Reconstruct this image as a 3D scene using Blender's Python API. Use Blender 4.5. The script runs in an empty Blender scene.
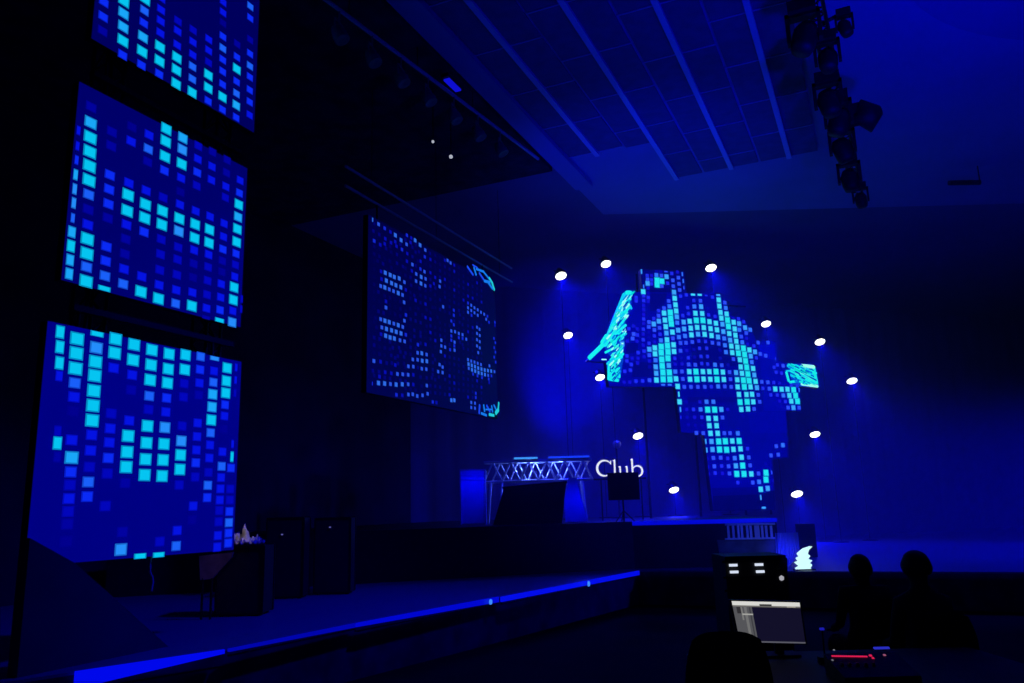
import bpy, bmesh, math, random
from mathutils import Vector, Matrix
random.seed(7)
SC = bpy.context.scene
COL = SC.collection
PI = math.pi

# ------------------------------------------------------------------ camera
FOC, CX, CY = 800.0, 512.0, 341.5
def _ray(x, y): return Vector((x - CX, CY - y, -FOC))
UP = _ray(407, CY - 3855).normalized()              # world up seen from the camera
DD = _ray(883, 500); DD = (DD - DD.dot(UP) * UP).normalized()   # the hall's long direction
XX = DD.cross(UP)
ROT = Matrix((XX, DD, UP))                          # camera -> world
CAM = Vector((0, 0, 3.0))
cam_d = bpy.data.cameras.new('camera'); cam = bpy.data.objects.new('camera', cam_d); COL.objects.link(cam)
cam_d.sensor_width = 36; cam_d.lens = FOC / 1024 * 36; cam_d.clip_end = 200; cam_d.clip_start = .05
cam.matrix_world = Matrix.Translation(CAM) @ ROT.to_4x4()
SC.camera = cam
FW = ROT @ Vector((0, 0, -1)); HF = Vector((FW.x, FW.y, 0)).normalized(); HR = Vector((HF.y, -HF.x, 0))

SC.view_settings.view_transform = 'Standard'; SC.view_settings.look = 'None'
SC.view_settings.gamma = 1; SC.view_settings.exposure = 0; SC.view_settings.use_curve_mapping = False

def at(x, y, F):                                    # point at horizontal distance F ahead
    r = ROT @ _ray(x, y); return CAM + r * (F / r.dot(HF))
def on_x(x, y, X):
    r = ROT @ _ray(x, y); return CAM + r * (X / r.x)
def on_z(x, y, Z):
    r = ROT @ _ray(x, y); return CAM + r * ((Z - CAM.z) / r.z)
def on_plane(x, y, p, n):
    r = ROT @ _ray(x, y); return CAM + r * ((p - CAM).dot(n) / r.dot(n))

# ------------------------------------------------------------------ world and lights
w = bpy.data.worlds.new('world'); SC.world = w; w.use_nodes = True
w.node_tree.nodes['Background'].inputs[0].default_value = (.004, .002, 1, 1)
w.node_tree.nodes['Background'].inputs[1].default_value = .035

def spot(name, loc, target, power, angle, blend=.8, color=(0, .0004, 1), radius=.3):
    l = bpy.data.lights.new(name, 'SPOT'); l.energy = power; l.spot_size = math.radians(angle); l.spot_blend = blend
    l.color = color; l.shadow_soft_size = radius
    o = bpy.data.objects.new(name, l); COL.objects.link(o); o.location = loc
    o.rotation_euler = (Vector(target) - Vector(loc)).to_track_quat('-Z', 'Y').to_euler(); return o
def point(name, loc, power, color=(0, .0004, 1), radius=.15):
    l = bpy.data.lights.new(name, 'POINT'); l.energy = power; l.color = color; l.shadow_soft_size = radius
    o = bpy.data.objects.new(name, l); COL.objects.link(o); o.location = loc; return o

BD_P = Vector((-3.77, 47.4, 1)); BD_D = Vector((.731, .682, 0)).normalized(); BD_N = Vector((BD_D.y, -BD_D.x, 0))  # backdrop
def on_backdrop(x, y, off=0): return on_plane(x, y, BD_P + BD_N * off, BD_N)
HAZE = .018
# added spots without fixtures that brighten the backdrop
spot('added_backdrop_spot', on_backdrop(578, 515, 5) , on_backdrop(566, 375), 5600, 40, 1)
spot('added_backdrop_spot', on_backdrop(625, 505, 6), on_backdrop(625, 450), 250, 90, 1)
spot('added_backdrop_spot', on_backdrop(560, 505, 5), on_backdrop(575, 250), 1300, 60, 1)
# added unseen spots: wash on the ceiling and across the stage floor
spot('added_ceiling_spot', (2.5, 12, 5), (1.5, 17, 14), 2200, 120, 1)
spot('added_ceiling_spot', (6.5, 14, 5), (6.5, 18, 14), 1300, 110, 1)
spot('added_ceiling_spot', (-4, 19, 4), (-6.0, 24.3, 14), 1700, 62, 1)
spot('added_stage_floor_spot', (14, 29, 5.5), (0, 28, 0), 9500, 58, .7)
spot('added_stage_floor_spot', (14, 38, 6), (0, 35, 0), 9500, 60, .7)
spot('added_stage_floor_spot', (-3, 15, 12.5), (-11.5, 13, 1), 5000, 66, 1)

# ------------------------------------------------------------------ materials
def srgb(c):
    return tuple(((v / 255) / 12.92 if v <= 10.3 else (((v / 255) + .055) / 1.055) ** 2.4) for v in c)
MATS = {}
def mat(name, base, rough=.6, metal=0, spec=.5, noise=0, nscale=8, bump=0, bscale=20):
    if name in MATS: return MATS[name]
    m = bpy.data.materials.new(name); m.use_nodes = True; nt = m.node_tree; b = nt.nodes['Principled BSDF']
    b.inputs['Base Color'].default_value = (*base, 1); b.inputs['Roughness'].default_value = rough
    b.inputs['Metallic'].default_value = metal; b.inputs['Specular IOR Level'].default_value = spec
    if noise or bump:
        tc = nt.nodes.new('ShaderNodeTexCoord')
    if noise:
        n = nt.nodes.new('ShaderNodeTexNoise'); n.inputs['Scale'].default_value = nscale
        nt.links.new(tc.outputs['Object'], n.inputs['Vector'])
        r = nt.nodes.new('ShaderNodeValToRGB')
        r.color_ramp.elements[0].position = .3; r.color_ramp.elements[1].position = .7
        r.color_ramp.elements[0].color = (*[v * (1 - noise) for v in base], 1)
        r.color_ramp.elements[1].color = (*[min(1, v * (1 + noise)) for v in base], 1)
        nt.links.new(n.outputs['Fac'], r.inputs['Fac']); nt.links.new(r.outputs['Color'], b.inputs['Base Color'])
    if bump:
        n2 = nt.nodes.new('ShaderNodeTexNoise'); n2.inputs['Scale'].default_value = bscale
        nt.links.new(tc.outputs['Object'], n2.inputs['Vector'])
        bp = nt.nodes.new('ShaderNodeBump'); bp.inputs['Strength'].default_value = bump; bp.inputs['Distance'].default_value = .05
        nt.links.new(n2.outputs['Fac'], bp.inputs['Height']); nt.links.new(bp.outputs['Normal'], b.inputs['Normal'])
    MATS[name] = m; return m
def emit(name, rgb255, strength=1):
    if name in MATS: return MATS[name]
    m = bpy.data.materials.new(name); m.use_nodes = True; nt = m.node_tree; b = nt.nodes['Principled BSDF']
    b.inputs['Base Color'].default_value = (.01, .01, .01, 1)
    b.inputs['Emission Color'].default_value = (*srgb(rgb255), 1); b.inputs['Emission Strength'].default_value = strength
    MATS[name] = m; return m
def led_mat():
    m = bpy.data.materials.new('led_screen'); m.use_nodes = True; nt = m.node_tree; b = nt.nodes['Principled BSDF']
    b.inputs['Base Color'].default_value = (.005, .005, .005, 1); b.inputs['Roughness'].default_value = .6
    a = nt.nodes.new('ShaderNodeAttribute'); a.attribute_name = 'led'
    nt.links.new(a.outputs['Color'], b.inputs['Emission Color']); b.inputs['Emission Strength'].default_value = 1
    MATS['led'] = m; return m
LED = led_mat()
LED_WALL = LED.copy(); LED_WALL.name = 'led_wall'; LED_WALL.node_tree.nodes['Principled BSDF'].inputs['Emission Strength'].default_value = 1.2
BLACK = mat('matt_black', (.012, .012, .013), .6, noise=.3)
BLACKM = mat('black_metal', (.02, .02, .022), .4, .6)
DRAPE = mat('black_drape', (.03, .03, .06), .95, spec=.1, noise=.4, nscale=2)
STEEL = mat('painted_steel', (.55, .55, .58), .35, .5)
CLOTH = mat('black_cloth', (.015, .015, .017), .9, spec=.1, noise=.3, nscale=30)

# ------------------------------------------------------------------ mesh helpers
class MB:
    def __init__(s): s.v = []; s.f = []; s.c = []; s.smooth = []
    def add(s, vs, fs, col=None, sm=False):
        k = len(s.v); s.v += [Vector(v) for v in vs]
        for f in fs: s.f.append([k + i for i in f]); s.c.append(col); s.smooth.append(sm)
    def box(s, c, size, ax=None):
        c = Vector(c); x, y, z = [v / 2 for v in size]
        A = ax or (Vector((1, 0, 0)), Vector((0, 1, 0)), Vector((0, 0, 1)))
        vs = [c + A[0] * i * x + A[1] * j * y + A[2] * k * z for i in (-1, 1) for j in (-1, 1) for k in (-1, 1)]
        s.add(vs, [(0, 1, 3, 2), (4, 6, 7, 5), (0, 4, 5, 1), (2, 3, 7, 6), (0, 2, 6, 4), (1, 5, 7, 3)]); return s
    def tube(s, p0, p1, r, n=8, r1=None, cap=True):
        p0, p1 = Vector(p0), Vector(p1); d = (p1 - p0).normalized(); r1 = r if r1 is None else r1
        a = d.orthogonal().normalized(); b = d.cross(a)
        vs = []
        for i in range(n):
            t = 2 * PI * i / n; o = a * math.cos(t) + b * math.sin(t); vs += [p0 + o * r, p1 + o * r1]
        fs = [(2 * i, 2 * ((i + 1) % n), 2 * ((i + 1) % n) + 1, 2 * i + 1) for i in range(n)]
        s.add(vs, fs, sm=True)
        if cap: s.add([vs[2 * i] for i in range(n)], [tuple(range(n))[::-1]]); s.add([vs[2 * i + 1] for i in range(n)], [tuple(range(n))])
        return s
    def lathe(s, p, d, prof, n=20):                 # prof: (along, radius)
        p = Vector(p); d = Vector(d).normalized(); a = d.orthogonal().normalized(); b = d.cross(a); vs = []
        for (h, r) in prof:
            for i in range(n):
                t = 2 * PI * i / n; vs.append(p + d * h + (a * math.cos(t) + b * math.sin(t)) * r)
        fs = [(j * n + i, j * n + (i + 1) % n, (j + 1) * n + (i + 1) % n, (j + 1) * n + i) for j in range(len(prof) - 1) for i in range(n)]
        s.add(vs, fs, sm=True); return s
    def prism(s, pts, off):                         # polygon extruded along off
        n = len(pts); off = Vector(off); P = [Vector(p) for p in pts]
        s.add(P + [p + off for p in P], [tuple(range(n)), tuple(range(n, 2 * n))[::-1]] + [(i, i + n, (i + 1) % n + n, (i + 1) % n) for i in range(n)])
        return s
    def build(s, name, m, parent=None, org=None):
        org = Vector(org) if org is not None else (Vector(parent['_o']) if parent and '_o' in parent else Vector((0, 0, 0)))
        me = bpy.data.meshes.new(name); me.from_pydata([tuple(v - org) for v in s.v], [], s.f)
        for p, sm in zip(me.polygons, s.smooth): p.use_smooth = sm
        if any(c is not None for c in s.c):
            at_ = me.color_attributes.new('led', 'FLOAT_COLOR', 'CORNER'); k = 0
            for c, f in zip(s.c, s.f):
                for _ in f: at_.data[k].color = (*(c or (0, 0, 0)), 1); k += 1
        if all(c is None for c in s.c):
            bm = bmesh.new(); bm.from_mesh(me); bmesh.ops.recalc_face_normals(bm, faces=bm.faces); bm.to_mesh(me); bm.free()
        me.materials.append(m); me.update()
        o = bpy.data.objects.new(name, me); COL.objects.link(o)
        if parent: o.parent = parent
        else: o.location = org
        return o
def thing(name, loc, label, cat, group=None):
    o = bpy.data.objects.new(name, None); COL.objects.link(o); o.location = loc; o['_o'] = list(loc); o.empty_display_size = .2
    o['label'] = label; o['category'] = cat
    if group: o['group'] = group
    return o
def tag(o, label, cat, group=None, kind=None):
    o['label'] = label; o['category'] = cat
    if group: o['group'] = group
    if kind: o['kind'] = kind
    return o
def struct(mb, name, m):
    o = mb.build(name, m); o['kind'] = 'structure'; return o

# ------------------------------------------------------------------ the hall
ZS, ZP, ZR = 1.0, 2.46, 1.22        # stage, upper platform, operators' riser
E0, E1, E2 = Vector((-11.09, 4, 0)), Vector((-9.57, 10.07, 0)), Vector((-7.02, 24.3, 0))
FLOORM = mat('hall_floor', (.004, .004, .005), .9, spec=.05, noise=.3, nscale=1)
struct(MB().box((-2, 27, -.1), (36, 74, .2)), 'floor', FLOORM)
STAGEM = mat('stage_vinyl', (.12, .11, .24), .32, spec=.45, bump=.12, bscale=1.3)
def fz(x, y): v = on_z(x, y, ZS); return Vector((v.x, v.y, 0))
_e = [fz(75, 671.5), fz(224, 648.5), fz(352, 623), fz(497, 596.6), fz(637, 570.5)]
_e0 = _e[0] + (_e[0] - _e[1]) * ((_e[0].y - 4) / (_e[1].y - _e[0].y))
st = [_e0] + _e + [ Vector((15.5, 25.6, 0)), Vector((15.5, 62, 0)), Vector((-19.5, 62, 0)), Vector((-19.5, 4, 0))]
struct(MB().prism([p + Vector((0, 0, ZS - .04)) for p in st], (0, 0, .04)), 'stage_deck', STAGEM)
struct(MB().prism([p for p in st], (0, 0, ZS - .04)), 'stage_front', DRAPE)
PA = Vector((-18.5, 15.2, ZS)); PB = on_z(632, 521.5, ZP); PC = on_z(776, 518, ZP)
PB.z = PC.z = ZS
PD = PC + HF * 9; PE = PA + Vector((-.5, 18, 0)); PM = PB + HF * 12 - HR * 2
struct(MB().prism([PA, PB, PC, PD, PM, PE], (0, 0, ZP - ZS)), 'stage_platform', mat('platform_black', (.014, .014, .016), .55, spec=.2, noise=.2))
WALLM = mat('side_wall_black', (.02, .02, .045), .9, noise=.3, nscale=.5)
struct(MB().box((-20, 28, 7), (.3, 76, 15)), 'wall_left', WALLM)
struct(MB().box((16, 28, 7), (.3, 76, 15)), 'wall_right', mat('side_wall_grey', (.12, .12, .13), .9, noise=.2, nscale=.5))
# backdrop: softly pleated grey-blue cloth hung across the back of the stage
b = MB(); n = 260; L0, L1 = -27.0, 21.0; vs = []
for i in range(n + 1):
    t = L0 + (L1 - L0) * i / n; d = .05 * math.sin(t * 5.1) + .03 * math.sin(t * 11.7)
    p = BD_P + BD_D * t + BD_N * d; vs += [Vector((p.x, p.y, ZS)), Vector((p.x, p.y, 14))]
b.add(vs, [(2 * i, 2 * i + 2, 2 * i + 3, 2 * i + 1) for i in range(n)], sm=True)
struct(b, 'wall_back', mat('backdrop_cloth', (.13, .12, .36), .9, spec=.1, noise=.12, nscale=.35))
# ceiling
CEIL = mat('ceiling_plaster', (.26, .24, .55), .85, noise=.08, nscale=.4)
TILE = mat('ceiling_tile', (.1, .09, .25), .85, noise=.12, nscale=3)
BEAM = mat('ceiling_rail_pale', (.6, .58, .85), .6)
cl_, cr2 = on_z(470, 218, 14), on_z(1000, 204, 14); cd_ = (cr2 - cl_).normalized()
ca = cl_ - cd_ * ((cl_.x + 8.65) / cd_.x); cb = cl_ + cd_ * ((16 - cl_.x) / cd_.x)
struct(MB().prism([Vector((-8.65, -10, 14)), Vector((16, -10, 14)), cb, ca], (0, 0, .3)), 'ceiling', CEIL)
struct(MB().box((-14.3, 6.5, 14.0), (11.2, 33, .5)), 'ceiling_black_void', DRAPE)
DARKC = mat('ceiling_falloff_shade', (.13, .12, .3), .9, noise=.12, nscale=.25)  # light falloff over the far ceiling put into a darker colour
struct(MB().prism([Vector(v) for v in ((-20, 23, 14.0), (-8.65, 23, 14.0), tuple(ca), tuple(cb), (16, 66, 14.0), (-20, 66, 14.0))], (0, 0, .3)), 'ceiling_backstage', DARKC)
xs = [-7.1, -5.27, -3.42, -1.58]
t = MB(); jt = MB(); gap = .035; ph = 1.0
edges = [-8.0] + xs + [-.6]
cols = []
for i, x in enumerate(xs):
    cols += [(x - .915, x, ((i + 1) % 2) * ph), (x, x + .915, ((i + 1) % 2) * ph)]
cols.append((xs[-1] + .915, -.62, 0))
for (a, c, off) in cols:
    if c - a < .2: continue
    yend = 22.9 if a < -6.05 else 26.0
    y = 8.4 + off - 2.22 * 3
    while y < yend:
        y1 = min(y + 2.22, yend)
        if y1 - y > .2: t.box(((a + c) / 2, (y + y1) / 2, 13.985), (c - a - 2 * gap, y1 - y - 2 * gap, .05))
        if y > 2: jt.box(((a + c) / 2, y, 13.955), (c - a, .035, .02))
        y += 2.22
struct(t, 'ceiling_tiles', TILE)
struct(jt, 'ceiling_joints', mat('joint_pale', (.4, .38, .7), .7))
for i, x in enumerate(xs):
    ye = 22.9 if i == 0 else 26
    struct(MB().box((x, (1.8 + ye) / 2, 13.93), (.15, ye - 1.8, .1)), 'trim_%d' % (i + 1), BEAM)
struct(MB().box((-8.3, 12, 13.88), (.62, 26, .16)), 'trim_5', CEIL)
struct(MB().box((-.42, 12.7, 13.9), (.3, 26.4, .1)), 'trim_6', CEIL)
# shallow curved bulkhead at the right of the ceiling
b = MB(); pts = []
for k in range(25):
    a = math.radians(95 + 120 * k / 24); pts.append(Vector((9 + 7.5 * math.cos(a), 16.5 + 6.0 * math.sin(a), 13.75)))
pts += [Vector((12, 11, 13.75)), Vector((12, 22.4, 13.75))]
struct(b.prism(pts, (0, 0, .28)), 'trim_7', mat('bulkhead_plaster', (.2, .18, .44), .85, noise=.08, nscale=.4))
# operators' riser
struct(MB().prism([HR * -3.2 + HF * -1.5, HR * -3.2 + HF * 8.6, HR * 9 + HF * 8.6, HR * 9 + HF * -1.5], (0, 0, ZR)), 'operator_riser', mat('riser_carpet', (.01, .01, .012), .95, noise=.3, nscale=20))

# ------------------------------------------------------------------ LED content
PAL = {0: (0, 0, 120), 1: (2, 0, 140), 2: (6, 2, 160), 3: (10, 6, 190), 4: (16, 24, 222), 5: (30, 58, 245), 6: (46, 110, 250), 7: (55, 155, 250), 8: (45, 195, 246), 9: (10, 215, 238), 10: (110, 240, 235)}
def mixc(a, b_, t): return tuple(x * (1 - t) + y * t for x, y in zip(a, b_))
def cell(mb, P, U, V, n, s, lv, bg, thin=None, pal=PAL):
    c = srgb(pal[lv]); g = srgb(bg)
    w_, h_ = s
    if thin == 't': w_ *= .35
    if thin == 'h': h_ *= .42
    if thin == 'm': w_ *= .6
    for k, (gr, mx, d) in enumerate(((1.1, .5, .004), (.86, 0, .008))):
        if lv <= 3 and k == 1: mx = .1
        a, e = w_ * gr / 2, h_ * gr / 2
        vs = [P + n * d - U * a - V * e, P + n * d + U * a - V * e, P + n * d + U * a + V * e, P + n * d - U * a + V * e]
        mb.add(vs, [(0, 1, 2, 3)], mixc(c, g, mx))
def parse(raw, tol=3.1):
    out = []
    for (x0, y0, sc, s) in raw:
        for tk in s.split():
            a = tk.split(','); lv = a[2]; th = None
            if lv[-1] in 'thm': th = lv[-1]; lv = lv[:-1]
            px, py = x0 + float(a[0]) / sc, y0 + float(a[1]) / sc
            if any(abs(px - q[0]) < tol and abs(py - q[1]) < tol for q in out): continue
            out.append((px, py, int(lv), th))
    return out
def columns(spec):                                  # "x0,x1: y lvl ..." one column per line
    out = []
    for ln in spec.strip().splitlines():
        h, r = ln.split(':'); x0, x1 = [float(v) for v in h.split(',')]; tk = r.split()
        ys = [float(k.split('/')[0]) for k in tk]; ya, yb = min(ys), max(ys)
        for k, y in zip(tk, ys):
            lv = k.split('/')[1]; th = None
            if lv[-1] in 'thm': th = lv[-1]; lv = lv[:-1]
            out.append((x0 + (x1 - x0) * (y - ya) / max(1, yb - ya), y, int(lv), th))
    return out
S_LOW = columns('''
60,59: 332/9m 347/9m 363/9m 376/4m
57.5,57: 431/3m 443/9m 457/2m
77,71.5: 338.8/9 353.3/9 368.5/9 383/6 397/4 411/1 440/4
71.5,65.8: 457.6/8 472/5 485/3 498.6/4 511.5/3 524/2 541.5/1
97,92: 334/9h 347.8/7 361.8/9 375.7/9 390.8/9 405.6/9 420.5/9
91.5,87: 435/4 450.5/4 467/3 482/6 496.6/5
115.5,113.5: 339/9 353/9 368/4
111,105: 413.5/3 428.5/4 442.5/4 458/5 473.5/3 506/3
134,131: 344.7/9 360/9 375/4 390/2
129,125: 420.6/4 436/9 452/9 467/9 483/2
122.2,120.7: 532/2 549.5/7
151.8,144.5: 350/9 365/9 380/9 396/6 409.5/3 426/9 442.9/9 459.3/9 475/9
140,139.8: 556/9h 556.1/9h
169,162: 354/9 369/9 383/9 398/5 412/4 427.5/7 444/9 460/9 476/9
159.6,158.6: 541.6/3 554.8/9h
185.4,179: 355/9 369.6/9 383.5/3 397/3 426/3 441/7 455/9 469.4/9 485/3
177,176: 530.5/4 546/6
200.5,195: 356.6/6 369.6/5 383/4 395/2 423/4 436.6/4 450/4 462.8/5 477/3
193,192: 506/4 520/1
214.5,207: 358.5/7h 371/4 382.3/6 394.3/8 407/8 420/9 432.8/6 445/4 458/4 472.4/3 485.3/6 497.6/5
227,217: 368/9 381/9 393/9 404.8/5 416/4 429/1 451.8/4 466.3/6 477.5/4 488.8/4 500/4 510.5/3 521.8/3 535.5/4 547/4
236,231.8: 367.5/4t 380/4t 393/3t 444/4t 456.7/9t
230.8,228: 468/5 489/3 500/3 511.5/5 522.6/6 533/5 543/5''')
S_MID = columns('''
78.4,74.5: 130.5/4t 146/4t 160/5t 174.7/8t 189/7t
73.6,69: 203/7t 218/6t 232/8m 246/9m 260/8m 273.8/8m
91,86: 107/2 122.7/8 137.5/9 151.8/9 166/9 180.4/9 194.6/6 209.5/2 224.7/4 239/9 253.7/9 267/6 281.3/9
111.8,104.2: 131.8/2 146/2 175/5 189.3/5 204/5 218/2 246.6/5 261/5 276/6 288.5/9h
131.8,123: 127/1 141.4/4 183/4 195/9 210.8/9 224.7/4 239/2 254/2 269/4 284/6
148.9,140.8: 135/4 149/6 161.7/2 190.6/4 204.4/9 218/9 232/5 276.5/4 291.7/9
166.2,158.3: 129/9 141.4/9 156.6/9 170.5/5 197.5/3 211/9 224.7/9 239.3/3 254.3/3 270/3 285/4 298.7/9
182.7,175.5: 138/8 149.6/7 164/9 178/4 191.8/1 204.6/4 218.5/9 231.3/7 247.2/3 259.5/3 274.8/3 290/4 303.5/6
198.2,191.7: 146/3 159/4 172.4/5 185.7/3 211/4 224.3/9 238/9 250.2/4 263.6/2 277.5/1 292.4/4 306/9
212.4,206: 152/2 166.5/4 180/4 216.5/4 229.6/9 242.9/9 254.6/4 267/3 280.6/3 294.7/3 308.2/4 317.5/2h
227,219.4: 160/2 172.8/2 186.5/4 197.5/3 223.5/4 236.7/4 249.3/5 260.8/2 271.8/1 284/4 297.3/4 310/5 320.2/9h
240,232: 180.4/4 193/5 204.6/9 217/8 229/9 242/9 253.7/5 264.8/3 276.6/4 287.3/9 300/9 310.9/4 322.3/7
241.5,241: 299/3t 309/3t''')
S_TOP = columns('''
103.7,102.5: 2/5 16.7/5 31/2
124,122.5: -12/9 1/9 13.5/8 27/8 40.8/9 55/5
145,141.3: -1/9 10.7/6 23/5 37/8 51.5/9 65/5
161.3,159: -2/4 9.7/4 21/4 33/4 46.8/9 61/9 74/5
177.8,176: 21/3 31/4 45/4 57.6/9 70/9 83.8/9
193,192: 30/3 42/4 54.8/4 66.6/6 79/6 92.4/9
208.6,208: 39.3/4 50.5/4 62.3/3 75/9 88/9 101/5
223,222.3: 2/4 12.5/4 23/1 36.5/5 48.3/6 59.7/5 71.5/5 84.4/5 97/9 109.6/5
237,236: 44/2 57/5 69/9 81.6/5 93.5/6 105.3/8 117.5/5
250.2,249.5: 6.4/6 18/5 39.7/2 53.7/5 66/6 77/5 90/5 102/5 115/4''')
S_SIDE = parse([(365,205,9.1,'68,135,7t 122,175,6 178,212,5 230,245,4 275,275,7 327,320,7 377,358,6 280,192,4 330,235,4 380,275,5 455,322,7 420,300,4 500,365,7 547,410,6 543,472,5 75,237,3 128,268,3 183,307,4 235,343,4 285,375,4 335,405,5 383,442,4 82,327,5 137,362,4 190,395,3 237,428,2 290,450,3 113,510,2 163,535,3 240,570,2 290,530,3 343,560,3 380,512,4 430,542,6 425,600,4 465,628,6 503,583,5 540,607,6 510,655,7 550,672,6 145,605,4 183,617,7 228,637,7 265,655,7 310,668,7 590,440,3 610,390,2 430,470,3 490,425,3 430,385,3 480,510,2'),
(365,275,9.76,'243,10,7 285,20,7 332,45,6 383,70,6 160,40,4 207,55,7 258,80,7 300,100,7 348,120,7 397,145,4 152,108,6 192,122,7 235,140,6 277,158,6 323,177,7 365,195,6 128,165,3 203,258,4 203,318,6 380,267,6 398,390,5 383,447,6 130,355,3 152,432,6 193,447,7 235,460,7 280,475,6 323,490,7 367,507,6 163,512,6 208,527,7 258,540,7 303,555,7 350,570,7 397,583,5 155,578,4 200,593,7 243,610,7 285,620,7 340,637,6 385,648,6 497,60,6 545,18,6 590,45,6 545,83,7 587,105,6 540,270,3 540,560,3 520,330,2 600,340,2 515,680,5 440,170,2 480,200,3 530,130,3 480,540,3 600,500,2 560,390,2 480,600,3 180,370,3 100,420,2 110,510,2 440,330,2 450,100,3 640,150,2'),
(365,340,9.76,'340,10,6 385,15,5 85,205,6 150,212,4 210,225,3 260,225,3 320,230,3 380,230,2 465,190,6 512,193,6 557,203,7 602,207,7 515,50,5 512,125,6 553,130,7 600,142,6 422,257,6 470,260,6 515,270,3 553,280,6 597,285,6 75,300,3 135,310,3 195,315,4 255,325,4 315,332,6 367,335,6 420,340,6 470,340,4 70,425,5t 130,420,7 190,425,7 247,430,6 302,435,7 362,432,7 420,432,6 470,435,4 550,450,2 602,445,6 305,535,5 362,540,4 422,532,6 465,530,6 508,547,6 560,540,6 610,525,6 255,150,3 320,158,3 380,165,3 270,75,3 330,75,3 650,370,3 600,370,3 660,605,5 640,610,4 660,220,3 660,150,3 660,290,3'),
(430,250,4.013,'70,42,6 82,52,6 40,125,6 38,147,6 20,110,4 15,135,4 52,228,6 95,242,5 95,262,5 85,285,5 95,300,5 85,325,6 100,328,6 115,335,6 130,340,6 145,358,6 130,355,5 115,352,5 85,345,5 85,362,5 98,370,6 97,385,5 98,402,6 80,400,5 60,390,6 45,385,6 45,362,6 43,408,6 38,460,6 50,470,6 32,488,6 50,492,6 15,480,4 10,500,3 85,603,7 97,603,7 10,610,4 25,612,4 152,213,5 152,232,6 165,222,6 178,232,6 191,240,6 204,250,6 217,258,6 230,266,5 152,250,6 165,243,6 178,252,6 191,262,6 225,278,6 236,290,5 166,262,5 188,310,6 198,318,6 188,335,6 199,343,6 188,360,6 199,368,6 188,385,6 199,393,6 193,412,6 260,290,5 260,303,4 256,355,5 262,372,5 257,392,5 262,410,5 257,430,5 263,450,5 152,440,6 165,446,6 178,450,6 191,455,6 204,460,6 154,458,7 167,463,7 180,468,7 193,474,7 206,478,7 219,482,7 232,484,7 245,486,7 258,488,6 238,465,6 155,475,6 168,481,7 181,486,7 194,492,7 207,496,7 220,500,7 233,503,6 246,505,5 172,498,5 190,505,5 208,512,5 235,518,5 237,532,4 183,575,5 183,592,5 165,612,6 180,615,6 165,632,6 180,635,6 20,440,3 35,510,3 60,520,3 20,180,2 60,190,3 40,200,3 120,260,3 118,290,3 130,300,3 30,270,2 10,230,2 60,300,2 130,380,3 120,370,3')], 2.2)
for ci in range(23):                                # faint dots between the figures
    x_ = 374 + ci * 5.35 * (1 - .004 * ci)
    for ri in range(22):
        y_ = 222 + ri * 7.6 * (1 - .0115 * ci) + (x_ - 371) * .52
        if all(abs(x_ - q[0]) > 2.6 or abs(y_ - q[1]) > 3.6 for q in S_SIDE): S_SIDE.append((x_, y_, random.choice((1, 2, 2, 3, 3, 4) if ri < 4 or ri > 12 or ci > 6 else (1, 2)), None))
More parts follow.
